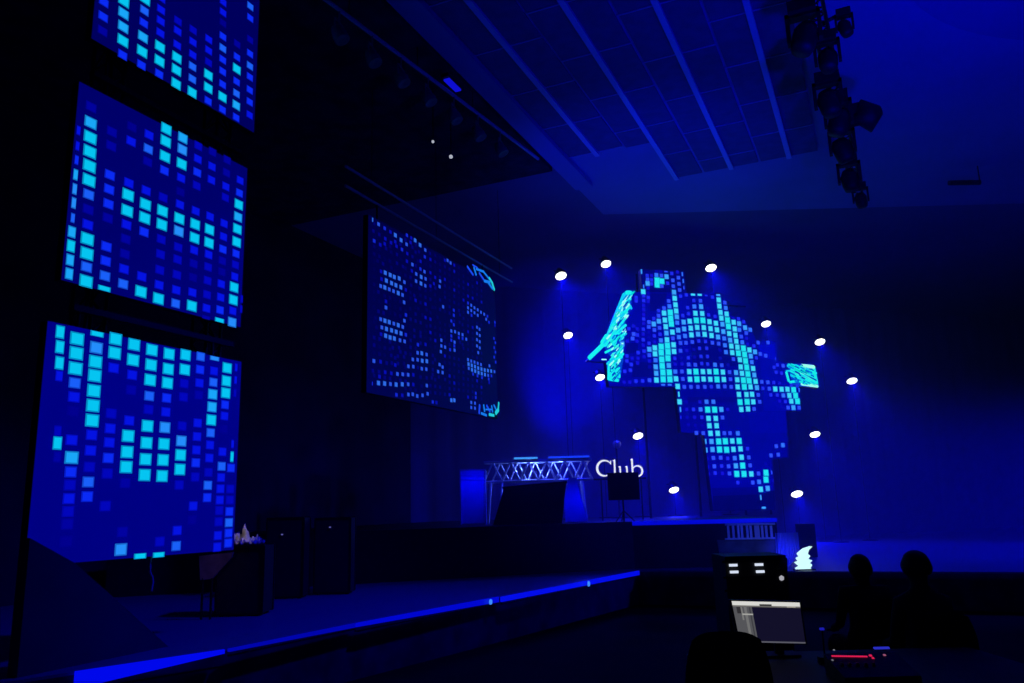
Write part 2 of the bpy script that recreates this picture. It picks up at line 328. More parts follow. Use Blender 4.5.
S_BACK = parse([(630,265,11.38,'130,75,7t 155,245,6t 150,305,8 195,120,4 200,165,5 200,210,7 205,262,3 207,320,2 207,370,4 207,415,3 300,75,2 300,115,6 308,175,9 308,225,9 350,75,2 357,122,5 362,185,9 362,240,5 408,75,5h 415,133,7 428,208,4 475,97,4 487,175,5 492,242,5 500,310,7 508,380,8 517,453,8 525,523,8 532,590,7 537,657,6 540,80,3 550,145,5 557,215,5 565,285,5 575,355,4 595,105,6t 605,182,6t 613,258,5t 640,340,4 440,410,5 448,470,6 458,540,9 463,610,9 470,670,9 387,492,5 387,548,8 397,627,8 325,520,4 325,578,5 328,640,7 270,610,4 270,672,7 215,650,5 155,350,4 155,405,4 155,460,3 155,510,3 155,565,3 155,615,4 155,665,3 245,120,3 245,170,4 245,215,4 70,370,4 70,410,4 105,350,4 600,575,4 610,650,7 655,485,4 665,555,4'),
(680,285,11.38,'40,30,6t 8,60,5 8,130,5 72,110,3 147,110,8h 223,112,8h 297,120,4h 368,138,4 435,115,7h 157,177,4 232,180,5 440,170,8 510,200,5 88,258,4 163,245,6 240,247,7 317,265,2 447,240,8 520,262,6 32,345,4 100,332,4 175,322,8 252,325,8 325,340,4 398,358,4 460,312,8 530,330,8 40,425,7 110,413,8 185,403,9 260,403,9 335,418,8 408,435,8 470,378,8 540,400,9 605,375,3h 665,385,4 47,500,7 122,492,8 195,483,8 270,485,8 347,497,8 420,510,8 482,447,7 550,472,9 610,425,8 672,440,7 57,580,6 130,568,8 205,560,7 280,562,8 358,575,8 432,592,7 492,530,7 560,553,8 622,500,8 675,510,6 5,660,5 68,658,5 140,648,5 213,638,4 290,643,4 368,658,5 440,668,5 502,608,6 570,628,7 630,572,8 640,640,8'),
(605,325,10.5,'400,10,4 402,45,4 400,97,3 402,155,4 402,212,3 410,275,4 410,332,3 460,20,5 460,75,2 460,130,2 462,192,4 465,255,7 465,317,5 467,378,3 467,440,2 515,5,6 518,52,5 518,115,4 520,177,3 523,240,8 525,303,8 530,370,6 532,440,7 537,507,7 540,578,8 572,30,5 578,98,4 587,162,6 590,228,9 347,290,4 347,350,3 342,400,3 340,105,4 335,170,3 300,10,3 300,95,5 290,142,5 250,40,4 240,70,4 235,170,3 230,325,4 230,378,4 285,350,3 275,415,4 267,475,4 207,487,4 200,600,3 260,600,3 325,590,4 395,588,4 467,580,5 180,200,7 182,245,4 340,40,3'),
(650,325,10.5,'42,50,5 100,30,4 107,97,4 113,160,5 165,18,8 172,85,7 178,155,8 230,10,8 235,75,8 240,140,5 295,55,7 303,127,6 310,198,5 360,42,6 368,115,6 378,190,5 445,182,5 513,167,4 585,170,4 520,245,4 595,245,4 535,330,4 603,330,4 52,240,8 118,230,9 183,218,9 247,208,8 320,270,5 387,268,3 460,258,2 52,303,8 118,290,9 188,283,9 252,278,8 57,370,6 123,362,9 188,350,9 260,350,4 330,345,2 402,345,4 468,338,2 60,440,7 128,430,9 197,425,7 265,412,3 335,410,3 405,415,5 475,418,5 543,405,4 605,410,4 65,508,7 135,498,9 203,498,9 265,490,6 335,488,5 412,490,8 482,490,9 555,490,8 68,578,8 138,570,9 208,570,9 273,565,8 345,567,5 420,570,8 492,570,9 562,568,8 137,628,6h 207,628,6h 290,645,8 360,650,5 430,650,5 502,650,5 575,650,5'),
(700,325,10.5,'40,25,8 110,38,8 180,50,8 243,68,8 300,20,9 362,40,8 427,57,5 473,28,7 527,50,6 48,100,8 122,112,8 188,125,7 253,140,6 307,93,8 370,107,8 433,122,5 485,85,5 490,140,3 58,173,4 130,187,5 198,197,4 262,213,6 317,158,7 378,172,8 443,182,6 500,200,3 565,220,4 610,185,5 70,247,3 208,265,2 272,285,6 328,222,8 392,233,8 455,245,9 518,262,8 577,282,7 15,330,4 80,330,5 213,350,2 350,358,5 338,290,8 403,297,9 468,310,9 532,327,7 592,345,4 85,410,4 157,418,6 228,422,5 295,418,2 418,365,8 478,378,9 543,390,6 427,440,8 490,445,9 557,457,8 30,490,8 98,490,8 168,490,9 240,495,8 310,495,5 378,500,7 440,508,8 502,515,9 570,525,7 38,568,8 108,570,8 178,572,9 250,572,8 320,570,5 390,575,8 455,580,9 515,585,9 583,592,8 48,650,4 118,648,4 190,645,6 260,645,5 327,650,5 395,650,8 465,650,9 530,650,8 597,658,7'),
(740,310,11.38,'42,135,4 8,160,7 57,197,7 103,175,5 118,230,6 10,235,6 70,262,5 15,305,5 80,325,4 25,370,6 92,387,3 157,408,4 205,373,5 318,370,5 105,455,8 172,478,8 230,500,5 292,520,5 123,525,8 187,547,4 403,555,4t 425,625,4 137,595,6 395,655,5 490,635,5 148,660,7'),
(745,360,8.54,'60,20,5 70,72,8 80,128,8 90,183,8 143,187,5 195,190,5 245,192,4 295,197,3 50,237,8 102,240,8 153,242,4 207,245,5 258,248,8 312,250,8 362,250,8 415,255,9 462,257,6t 12,295,8 60,293,8 113,298,5 220,298,4 275,300,4 327,303,6 378,303,8 432,305,9 18,357,9 70,357,8 125,357,5 295,350,3 345,355,4 395,352,8 448,352,9 25,418,8 78,418,5 318,405,2 367,407,5 413,407,7 462,407,5 270,45,3 248,62,4 265,105,4 312,113,4 325,50,4 395,215,4 445,220,4'),
(670,380,11.38,'90,78,8 165,75,5 240,75,4 318,75,5 395,78,5 470,75,5 550,78,6 625,78,5 100,162,8t 108,248,8 118,335,7t 123,425,4t 185,248,2 340,250,3 415,248,6 493,248,6 188,335,3 267,335,4 348,335,6 428,338,9 507,338,9 583,335,7 657,335,3 195,425,2 280,425,3 362,425,4 438,437,8 520,437,8 597,427,5 210,510,2 290,515,2 365,518,2 448,520,8 530,520,8 215,605,5 300,603,5 378,605,5 460,607,8 542,607,8 618,605,5 683,605,5'),
(700,430,11.38,'38,38,6 118,38,9 200,38,9 277,38,6 355,38,6 430,38,6 65,130,7t 130,130,7 212,130,9 288,128,9 367,125,8 445,125,9 77,228,7t 142,222,7 222,222,9 302,225,9 380,220,8 460,215,8 540,213,4 90,325,3t 152,318,5 235,315,5 315,323,4 395,320,6 473,310,8 555,312,5 97,420,3t 163,413,5 245,410,4 325,413,5 408,408,7 485,405,9 570,403,5 107,500,3t 172,490,4 255,493,3 335,495,5 418,500,9 500,500,9 583,500,8 665,495,5 430,598,4 600,598,5 672,590,6'),
(740,430,7.59,'55,140,5 67,205,5 77,268,5 143,328,5 197,325,9 197,377,9 240,322,5t 148,390,6 252,385,3t 157,450,8 210,443,7 157,512,7t 180,590,7h 275,123,5 325,115,6 235,193,5 290,187,5 195,258,2'),
(720,380,13.66,'258,198,8 350,203,9 438,200,8 520,205,4 273,302,9 365,302,9 455,302,8 535,295,5 290,402,8 378,402,8 465,402,5 315,500,2')])

def streak(mb, P0, P1, wd, V, n, col, d=.012, seg=1):
    dr = (P1 - P0); L = dr.length; dr.normalize(); s = n.cross(dr).normalized()
    a = wd / 2
    vs = [P0 + n * d - s * a * .5 - dr * a * .5, P0 + n * d - s * a, P1 + n * d - s * a, P1 + n * d - s * a * .5 + dr * a * .5,
          P1 + n * d + s * a * .5 + dr * a * .5, P1 + n * d + s * a, P0 + n * d + s * a, P0 + n * d + s * a * .5 - dr * a * .5]
    mb.add(vs, [tuple(range(8))], col)

# --- the three stacked screens and the side screen, all hung parallel to the left wall
KS = 1.08
XL = -10.0 * KS
UY, VZ, NX = Vector((0, 1, 0)), Vector((0, 0, 1)), Vector((1, 0, 0))
LPAL = dict(PAL); LPAL[9] = (5, 196, 240); LPAL[8] = (25, 165, 248); LPAL[5] = (10, 42, 245); LPAL[4] = (4, 18, 225); LPAL[6] = (25, 95, 248); LPAL[7] = (35, 140, 250); LPAL[3] = (2, 6, 190); LPAL[2] = (2, 2, 160); LPAL[10] = (40, 220, 240)
def hung_screen(name, y0, y1, z0, z1, cells, bg, size, label, corner=0, pal=LPAL, group=None, extra=None):
    y0, y1, z0, z1, corner = y0 * KS, y1 * KS, 3 + (z0 - 3) * KS, 3 + (z1 - 3) * KS, corner * KS; size = (size[0] * KS, size[1] * KS)
    root = thing(name, (XL, (y0 + y1) / 2, z0), label, 'screen', group)
    fr = MB(); d = .16; fw = .05
    fr.box((XL - .1, (y0 + y1) / 2, (z0 + z1) / 2), (.14, y1 - y0, z1 - z0))
    for z in (z0 + .5, z1 - .5): fr.box((XL - .2, (y0 + y1) / 2, z), (.08, y1 - y0 - .3, .08))
    fr.build('cabinet', BLACKM, root)
    sc = MB(); X0 = XL
    pts = []
    cr = corner
    if cr:
        pts.append((y0, z0))
        for (cy, cz, a0) in ((y1 - cr, z0 + cr * .6, -90), (y1 - cr, z1 - cr * .6, 0)):
            for k in range(7):
                a = math.radians(a0 + 90 * k / 6); pts.append((cy + cr * math.cos(a), cz + cr * .6 * math.sin(a)))
        pts.append((y0, z1))
    else: pts = [(y0, z0), (y1, z0), (y1, z1), (y0, z1)]
    sc.add([Vector((X0 - .02, a, b_)) for a, b_ in pts], [tuple(range(len(pts)))], srgb(bg))
    for (px, py, lv, th) in cells:
        P = on_x(px, py, XL - .02)
        if P.y < y0 + size[0] * .1 or P.y > y1 or P.z < z0 or P.z > z1 + .01: continue
        s = size if lv > 6 else (size[0] * .88, size[1] * .86)
        if lv == 9: s = (size[0] * 1.05, size[1] * 1.06)
        cell(sc, P, UY, VZ, NX, s, lv, bg, th, pal)
    if extra: extra(sc)
    sc.build('display', LED, root)
    for yy in (y0 + .6, y1 - .6): MB().tube((XL - .17, yy, z1 - .3), (XL - .17, yy, max(z1 + .28, 10.68) if z1 < 11 and y1 > 20 else z1 + .28), .025).build('hanging_bracket', BLACKM, root)
    return root
G3 = 'stacked LED screens at the left'
hung_screen('led_screen', 7.02, 10.68, 2.43, 5.64, S_LOW, (0, 0, 128), (.19, .156), 'lowest of the three stacked blue LED screens, its lower edge just above the stage', group=G3)
hung_screen('led_screen', 7.16, 10.62, 6.25, 9.26, S_MID, (0, 0, 105), (.185, .152), 'middle of the three stacked blue LED screens at the left', group=G3)
hung_screen('led_screen', 7.29, 10.75, 10.03, 13.05, S_TOP, (0, 0, 92), (.175, .145), 'topmost stacked blue LED screen at the left, close under the ceiling', group=G3)
def side_extra(sc):
    c9, c8, c7 = srgb((30, 200, 215)), srgb((20, 120, 235)), srgb((25, 70, 235))
    n = 4.013
    def S(a, b_, wd, c): streak(sc, on_x(430 + a[0] / n, 250 + a[1] / n, XL - .02), on_x(430 + b_[0] / n, 250 + b_[1] / n, XL - .02), wd, VZ, NX, c)
    for a, b_, wd, c in [((148, 66), (172, 100), .09, c7), ((175, 70), (184, 100), .1, c8), ((184, 76), (216, 88), .08, c8), ((196, 92), (214, 118), .09, c7), ((214, 88), (236, 116), .08, c8), ((216, 124), (240, 130), .1, c8), ((236, 112), (250, 134), .1, c9), ((248, 132), (257, 160), .12, c9), ((232, 130), (250, 156), .1, c8), ((170, 60), (190, 72), .06, c7),
                         ((198, 622), (196, 655), .1, c7), ((204, 655), (226, 664), .08, c8), ((214, 622), (218, 648), .09, c8), ((226, 624), (240, 650), .09, c7), ((236, 660), (256, 664), .09, c9), ((246, 625), (250, 650), .08, c8), ((262, 655), (274, 640), .14, c9), ((272, 645), (275, 612), .1, c9), ((255, 622), (264, 640), .08, c8), ((222, 640), (246, 640), .05, c8)]:
        S(a, b_, wd, c)
hung_screen('led_screen', 14.5, 21.18, 5.55, 9.66, S_SIDE, (0, 0, 66), (.12, .1), 'large blue LED screen hung farther down the left side below two thin rails', corner=.9,
            pal={**LPAL, 9: (40, 150, 230), 8: (40, 120, 225), 7: (45, 105, 232), 6: (40, 82, 225), 5: (18, 38, 205), 4: (6, 12, 170), 3: (2, 2, 118), 2: (2, 0, 98), 1: (0, 0, 80)}, extra=side_extra)

# support mast behind the stacked screens
def truss(mb, p0, p1, w_, r=.03, step=None, side=None, upv=None, rl=None):
    p0, p1 = Vector(p0), Vector(p1); d = (p1 - p0); L = d.length; d.normalize()
    a = (upv or Vector((0, 0, 1)) if abs(d.z) < .9 else Vector((0, 1, 0))); b_ = d.cross(a).normalized(); a = b_.cross(d).normalized()
    cs = [(a * i + b_ * j) * w_ / 2 for i, j in ((1, 1), (1, -1), (-1, -1), (-1, 1))]
    for c in cs: mb.tube(p0 + c, p1 + c, r, 6)
    n = max(1, int(L / (step or w_))); rl = rl or r * .6
    for k in range(n):
        q0, q1 = p0 + d * L * k / n, p0 + d * L * (k + 1) / n
        for i in range(4):
            c0, c1 = cs[i], cs[(i + 1) % 4]
            if (k + i) % 2: c0, c1 = c1, c0
            mb.tube(q0 + c0, q1 + c1, rl, 5, cap=False)
    return mb
mast = thing('lattice_rigging', (-11.5, 9.8, ZS), 'black lattice frame hung from the ceiling behind the stacked LED screens', 'rigging', None)
for yy in (8.6, 11.1):
    m_ = MB(); truss(m_, (-11.3, yy, 2.9), (-11.3, yy, 13.72), .35, .03); m_.build('upright', BLACKM, mast)
m_ = MB(); truss(m_, (-11.3, 7.8, 13.4), (-11.3, 11.7, 13.4), .3, .03); m_.build('crossbeam', BLACKM, mast)
for zz in (6.2, 10.15): MB().box((-11.04, 9.8, zz), (.12, 3.4, .1)).build('crossbar', BLACKM, mast)

# rails over the side screen
RAILM = mat('rail_grey', (.6, .6, .65), .5, .1)
for zz, xx, lb in ((11.2, -10.97, 'upper of two thin grey rails running above the side LED screen'), (10.7, -10.97, 'lower of two thin grey rails running above the side LED screen')):
    rt = thing('screen_rail', (xx, 19.7, zz), lb, 'rail')
    m_ = MB(); m_.tube((xx, 14.9, zz), (xx, 24.6, zz), .035, 8); m_.build('pipe', RAILM, rt)
    for yy in (16, 19.3, 23.6):
        MB().tube((xx, yy, zz + .02), (xx, yy, zz + .48 if zz < 11 else 13.75), .008, 5).build('hanger_cable', BLACKM, rt)

# ------------------------------------------------------------------ stepped LED wall at the back of the stage
CL_D = (HR * math.cos(math.radians(17)) + HF * math.sin(math.radians(17))).normalized()
CL_N = Vector((CL_D.y, -CL_D.x, 0)); CL_P = at(700, 400, 31.0)
def cl(x, y, off=0): return on_plane(x, y, CL_P + CL_N * off, CL_N)
def inside(x, y, poly):
    r = False; n = len(poly)
    for i in range(n):
        x1, y1 = poly[i]; x2, y2 = poly[(i + 1) % n]
        if (y1 > y) != (y2 > y) and x < (x2 - x1) * (y - y1) / (y2 - y1) + x1: r = not r
    return r
PANELS = [
 ('small square blue LED panel at the very top of the stepped LED wall', [(641, 269.5), (684.5, 271.5), (686.5, 293), (642.5, 292)], (0, 0, 112)),
 ('upper left LED panel with a slanted glowing cyan edge ending in a point', [(625.5, 292), (642.5, 292), (686.5, 293), (694, 387.5), (609, 386.5), (606, 362), (587, 361), (603, 343)], (0, 0, 150)),
 ('tall LED panel under the arch of cyan squares, right edge stepped and rounded', [(686.5, 293), (720, 294), (726, 303), (730, 315), (744, 319), (752, 330), (757, 341), (763.5, 388), (694, 387.5)], (0, 0, 140)),
 ('plain blue LED panel between the arch of squares and the bright streaked panel', [(757, 341), (775.5, 341), (778, 360), (787, 363.5), (793, 385), (799, 386.5), (801, 411), (763.5, 411), (763.5, 388)], (0, 0, 158)),
 ('small LED panel full of white and cyan streaks, sticking out at the right', [(787, 363.5), (811, 364), (816, 368), (819.5, 387.5), (800, 386.5), (793, 385)], (0, 60, 200)),
 ('wide LED panel in the middle with two cyan squares wide columns', [(676, 387.5), (694, 387.5), (763.5, 388), (763.5, 411), (786, 411), (787, 434), (704, 434), (681, 432.5)], (0, 0, 138)),
 ('lowest LED panel of the stepped wall, standing just above the platform', [(704, 434), (787, 434), (788, 457.5), (772, 459), (775, 510), (713.5, 511)], (0, 0, 138))]
CG = 'panels of the stepped LED wall'
CPAL = dict(PAL); CPAL[9] = (30, 218, 236); CPAL[3] = (18, 14, 200); CPAL[4] = (28, 40, 228); CPAL[5] = (42, 74, 242); CPAL[2] = (8, 4, 168); CPAL[8] = (60, 208, 246)
done = set()
for k, (lb, poly, bg) in enumerate(PANELS):
    P = [cl(*p) for p in poly]; base = min(P, key=lambda q: q.z)
    root = thing('led_wall_screen', base, lb, 'screen', CG)
    bk = MB(); bk.prism([p - CL_N * .03 for p in P], -CL_N * .22); bk.build('cabinet', BLACKM, root)
    sc = MB(); sc.add(P, [tuple(range(len(P)))], srgb(bg))
    # patches of a different plain blue
    def patch(pts, c, d=.002): sc.add([cl(*q) + CL_N * d for q in pts], [tuple(range(len(pts)))], srgb(c))
    if k == 6: patch([(712.5, 496), (762, 494), (774, 490), (775, 510), (713.5, 511)], (0, 0, 55)); patch([(711.5, 488), (762, 487), (763, 494.5), (712.5, 496)], (0, 0, 100))
    if k == 2: patch([(690, 338), (745, 345), (748, 366), (693, 366)], (0, 0, 118), .001)
    if k == 3: patch([(759, 345), (774, 344), (776, 360), (761, 358)], (0, 0, 185), .001)
    if k == 5: patch([(688, 397), (738, 397), (738, 402), (688, 402)], (2, 0, 120)); patch([(748, 412), (786, 412), (787, 433), (750, 433)], (0, 0, 150))
    if k == 0: patch([(650, 288), (672, 289), (673, 292.5), (650, 292)], (0, 0, 95))
    if k == 1: patch([(650, 293.5), (667, 293.5), (664, 305), (655, 311), (650, 311)], (0, 0, 115)); patch([(634, 362), (656, 362), (656, 377), (632, 377)], (0, 0, 118)); patch([(626, 343), (638, 343), (638, 352), (626, 354)], (0, 0, 120))
    for i, (px, py, lv, th) in enumerate(S_BACK):
        if i in done or not inside(px, py, poly): continue
        done.add(i)
        s = {1: .13, 2: .13, 3: .135, 4: .14, 5: .15, 6: .165, 7: .18, 8: .19, 9: .22}[lv]
        cell(sc, cl(px, py), CL_D, VZ, CL_N, (s, s * (1.06 if lv > 6 else 1)), lv, bg, th, CPAL)
    A, B_, C_ = srgb((20, 225, 228)), srgb((150, 245, 235)), srgb((10, 190, 235))
    D_ = (0, 60, 200)
    if k == 1:
        q = 6.5
        for pts, c in (([(262, 38), (325, 38), (302, 75), (300, 155), (262, 240), (268, 300), (250, 390), (250, 480), (225, 622), (150, 625), (138, 500), (175, 470), (150, 450), (120, 395), (120, 370), (262, 60)], D_), ([(262, 38), (300, 42), (292, 110), (262, 190), (255, 250), (200, 330), (120, 400), (110, 385)], (0, 150, 225))): patch([(585 + a / q, 285 + e / q) for a, e in pts], c, .0025 if c == D_ else .005)
        for a, b_, wd, c in [((258, 60), (150, 335), .2, C_), ((268, 52), (300, 52), .2, A), ((290, 60), (292, 95), .12, A), ((270, 60), (168, 320), .17, B_), ((255, 130), (160, 330), .16, A), ((150, 335), (118, 385), .3, A), ((112, 392), (26, 476), .17, A), ((100, 398), (60, 440), .1, B_),
              ((292, 135), (300, 155), .12, C_), ((272, 150), (236, 230), .12, A), ((270, 205), (190, 300), .11, A), ((266, 260), (160, 350), .1, A), ((268, 315), (205, 360), .09, C_), ((240, 330), (150, 400), .1, A), ((215, 395), (130, 440), .09, A), ((250, 285), (215, 320), .08, A),
              ((240, 440), (190, 455), .2, A), ((235, 462), (185, 480), .2, A), ((108, 484), (138, 485), .05, B_), ((155, 505), (152, 615), .1, A), ((185, 470), (165, 515), .13, A), ((190, 500), (178, 560), .16, A), ((215, 548), (222, 600), .12, A), ((160, 612), (215, 620), .13, A), ((195, 560), (215, 548), .14, A), ((165, 570), (170, 610), .1, A), ((243, 380), (243, 382), .1, B_)]:
            streak(sc, cl(585 + a[0] / q, 285 + a[1] / q), cl(585 + b_[0] / q, 285 + b_[1] / q), wd, VZ, CL_N, c, .01 + .0005 * abs(wd))
    if k == 4:
        q = 8.54
        for a, b_, wd, c in [((362, 48), (470, 105), .12, C_), ((352, 105), (372, 180), .12, A), ((430, 45), (590, 125), .1, A), ((480, 48), (590, 60), .15, B_), ((585, 60), (612, 200), .14, A), ((400, 80), (590, 185), .14, A), ((480, 205), (620, 225), .12, B_), ((380, 190), (440, 180), .1, A), ((440, 130), (500, 200), .12, A), ((520, 75), (590, 100), .12, A), ((500, 165), (600, 200), .1, A), ((390, 130), (430, 150), .1, C_), ((350, 95), (400, 90), .08, C_)]:
            streak(sc, cl(745 + a[0] / q, 360 + a[1] / q), cl(745 + b_[0] / q, 360 + b_[1] / q), wd, VZ, CL_N, c, .01 + .0005 * abs(wd))
    def dashes(pg, n_d, dx, dy, ln):                # shimmering ragged streaks of the picture
        x0_, x1_ = min(p[0] for p in pg), max(p[0] for p in pg); y0_, y1_ = min(p[1] for p in pg), max(p[1] for p in pg); c_n = 0
        while c_n < n_d:
            x, y = random.uniform(x0_, x1_), random.uniform(y0_, y1_); L_ = random.uniform(.4, 1) * ln
            if not (inside(x, y, pg) and inside(x + dx * L_, y + dy * L_, pg)): continue
            col_ = random.choice((A, A, C_, srgb((60, 225, 215)), srgb((0, 110, 220)), srgb((0, 30, 180)), B_, srgb((0, 205, 190))))
            streak(sc, cl(x, y), cl(x + dx * L_, y + dy * L_), random.uniform(.04, .075), VZ, CL_N, col_, .016 + c_n * .00004); c_n += 1
    if k == 1: dashes([(585 + a / 6.5, 285 + e / 6.5) for a, e in ((262, 38), (325, 38), (302, 75), (300, 155), (262, 240), (268, 300), (250, 390), (250, 480), (225, 622), (150, 625), (138, 500), (175, 470), (150, 450), (120, 395), (120, 370), (262, 60))], 130, -.62, .78, 7)
    if k == 4: dashes(poly, 60, .86, .42, 8)
    sc.build('display', LED_WALL, root)
# supports of the stepped wall
sup = thing('screen_scaffold', cl(740, 505, -.6), 'dark scaffold standing behind the stepped LED wall', 'scaffold')
for px, ty in ((650, 275), (700, 300), (745, 330), (770, 350)):
    p = cl(px, 500, -.6); p.z = ZP; top = cl(px, ty, -.6)
    m_ = MB(); m_.tube(p, (p.x, p.y, top.z), .05, 6); m_.build('upright', BLACKM, sup)
for yy in (300, 385, 432):
    a, b_ = cl(655, yy + 2, -.6), cl(745, yy + 2, -.6); b_.z = a.z
    if yy == 432: a, b_ = cl(708, 440, -.6), cl(770, 440, -.6); b_.z = a.z
    m_ = MB(); m_.tube(a, b_, .04, 6); m_.build('crossbar', BLACKM, sup)

# ------------------------------------------------------------------ stage spotlights around the LED wall
LENS = emit('lamp_lens_white', (255, 255, 255), 4)
LAMPS = [(561, 276, 6.2, 33, 'highest lamp at the far left of the ring'), (606, 264, 5.6, 33, 'lamp above the slanted LED panel'), (711, 268, 6.0, 33.5, 'lone lamp above the rounded top of the LED wall'),
 (766, 324, 5.2, 37, 'lamp just above the plain right LED panel'), (820, 342, 5.4, 38, 'lamp above the streaked LED panel'), (852, 381, 5.4, 39, 'lamp farthest to the right'),
 (815, 434.5, 5.3, 39, 'lamp below the streaked LED panel'), (797, 494, 6.0, 39.5, 'lowest lamp at the right, over the steps'), (674, 490, 5.2, 34, 'lowest lamp, left of the lowest LED panel'),
 (638, 436, 5.4, 34, 'lamp above the Club sign'), (568, 335.5, 5.2, 35.5, 'lamp left of the slanted LED panel edge'), (600, 377.5, 5.2, 34, 'lamp tucked under the point of the slanted LED panel')]
cr_, cu_ = ROT @ Vector((1, 0, 0)), ROT @ Vector((0, 1, 0))
for i, (px, py, rp, F, lb) in enumerate(LAMPS):
    P = at(px, py, F); r = rp * F / 800 * .92
    toc = (CAM - P).normalized(); a18 = math.radians(18)
    n_ = (toc * math.cos(math.radians(48)) + (cr_ * math.sin(a18) - cu_ * math.cos(a18)) * math.sin(math.radians(48))).normalized()
    gz = ZP if (F <= 34) else ZS
    foot = Vector((P.x, P.y, gz)) - Vector((toc.x, toc.y, 0)) * .45
    root = thing('stage_spotlight', foot, 'white glowing spotlight, ' + lb, 'spotlight', 'spotlights in a ring around the LED wall')
    MB().lathe(foot, (0, 0, 1), [(0, .0), (0, .35), (.04, .35), (.06, .06), (.06, 0)], 16).build('base', BLACKM, root)
    hd = P - n_ * .3; ptop = Vector((foot.x, foot.y, hd.z))
    MB().tube(foot + VZ * .05, ptop, .018, 6).build('pole', BLACKM, root)
    m_ = MB(); sx = n_.cross(VZ).normalized(); m_.tube(ptop, hd - n_ * .12, .03, 6); m_.tube(hd - sx * (r + .05), hd + sx * (r + .05), .025, 6); m_.build('yoke', BLACKM, root)
    MB().lathe(P, -n_, [(-.02, r + .02), (.0, r + .03), (.12, r + .02), (.3, r * .7), (.42, r * .45), (.42, 0)], 20).build('lamp_head', BLACKM, root)
    MB().lathe(P, n_, [(-.0, r), (.02, r * .9), (.035, r * .5), (.04, 0)], 24).build('lens', LENS, root)
    spot('lamp_beam', P + n_ * .06, P + n_ * 2, 1250 * (1.6 if rp > 5.8 else 1), 92, 1, radius=0)

# ------------------------------------------------------------------ stage edge light strips
def strip(p, q, h0, h1, label, bright=(0, 8, 235)):
    p, q = Vector(p), Vector(q); d = (q - p).normalized(); nr = Vector((d.y, -d.x, 0))
    root = thing('light_strip', (p + q) / 2, label, 'light strip', 'blue light strips along the stage edge')
    m_ = MB(); o = nr * .03
    m_.add([p, q, q + VZ * -h1, p + VZ * -h0, p + nr * .05, q + nr * .05, q + nr * .05 + VZ * -h1, p + nr * .05 + VZ * -h0],
           [(4, 7, 6, 5), (0, 1, 2, 3), (0, 4, 5, 1), (3, 2, 6, 7), (0, 3, 7, 4), (1, 5, 6, 2)])
    m_.build('light_tube', emit('strip_%d_%d' % (bright[1], bright[2]), bright), root)
    m2 = MB(); m2.box((p + q) / 2 - VZ * (max(h0, h1) + .02) + nr * .03, ((q - p).length, .06, .03), (d, nr, VZ)); m2.build('channel', BLACKM, root); return root
z_ = ZS + .012
def ez(x, y): v = on_z(x, y, z_); return v + NX * .03
strip(ez(73, 671), ez(222, 649), .22, .06, 'broad bright blue light strip on the near stage edge at the lower left')
strip(ez(226, 648.5), ez(352, 623), .045, .075, 'thin dim blue light strip on the stage edge, middle stretch', (0, 4, 170))
strip(ez(353, 623), ez(496, 596.5), .07, .12, 'blue light strip on the stage edge widening toward the middle', (0, 6, 205))
strip(ez(499, 596.8), ez(637, 570.5), .11, .13, 'far blue light strip on the stage edge ending at the dark platform', (2, 12, 228))
for (px, py, s, lb) in ((486.5, 598.6, .12, 'small pale light spot on the stage edge strip, nearer one'), (585, 581.0, .15, 'small pale light spot on the stage edge strip, farther one')):
    p = ez(px, py); m_ = MB(); m_.lathe(p - VZ * .07 + NX * .06, (1, 0, 0), [(0, s * .5), (.03, s * .45), (.05, 0)], 12)
    o = m_.build('edge_lamp', emit('edge_lamp', (60, 140, 255), 1), org=p); tag(o, lb, 'lamp', 'edge lamps')
    m_ = MB()
# platform edge strip
m0, m1 = Vector((PB.x, PB.y, ZP)) - HF * .06, Vector((PC.x, PC.y, ZP)) - HF * .06
root = thing('light_strip', (m0 + m1) / 2, 'thin blue light strip along the front edge of the upper platform', 'light strip', 'blue light strips along the stage edge')
dd = (m1 - m0); m_ = MB(); m_.box((m0 + m1) / 2 - VZ * .06, (dd.length, .08, .13), (dd.normalized(), HF, VZ)); m_.build('light_tube', emit('strip_plat', (0, 6, 215)), root)

# lit slatted front below that strip and pleated skirt at the corner of the platform
SLAT = mat('pale_slats', (.6, .6, .62), .5)
FN = -HF
PN = Vector(((PC - PB).normalized().y, -(PC - PB).normalized().x, 0)); PN = PN if PN.dot(HF) < 0 else -PN
def front(x, y, off=.12): return on_plane(x, y, PB + PN * off, PN)
root = thing('slatted_panel', front(750, 538), 'slatted pale railing panel glowing blue below the platform edge', 'panel')
for px in (728, 733, 738, 741.5, 747, 750.5, 755.5, 758, 762, 766, 771):
    a, b_ = front(px, 525.5), front(px + .6, 538)
    MB().box((a + b_) / 2, (.07, .05, (a - b_).length), (HR, HF, VZ)).build('slat', SLAT, root)
for y in (524.5, 539): a, b_ = front(725, y + .2), front(775, y - .8); MB().tube(a, b_, .035, 6).build('rail', SLAT, root)
root = thing('slatted_panel', front(740, 560), 'dim low panel standing under the glowing slatted railing', 'panel')
a = [front(717, 540, .05), front(775, 540, .05), front(775, 553, .05), front(720, 556, .05)]
MB().prism(a, HF * .04).build('board', mat('dim_board', (.12, .12, .13), .5, noise=.4, nscale=3), root)
for px in (722, 770): MB().tube(front(px, 553, .02), Vector((*front(px, 553, .02).xy, ZS)), .03, 6).build('leg', BLACKM, root)
m_ = MB(); vs = []; N = 60
for i in range(N + 1):
    t_ = i / N; wv = .05 * math.sin(t_ * 2 * PI * 9)
    a, b_ = at(776 + 22 * t_, 533 - .6 * t_, 25.6 + wv), at(782 + 8 * t_, 574, 25.6 + wv * .6)
    c = at(776.5 + 23.5 * t_, 553, 25.6 + wv)
    b_.z = max(b_.z, ZS); vs += [a, c, b_]
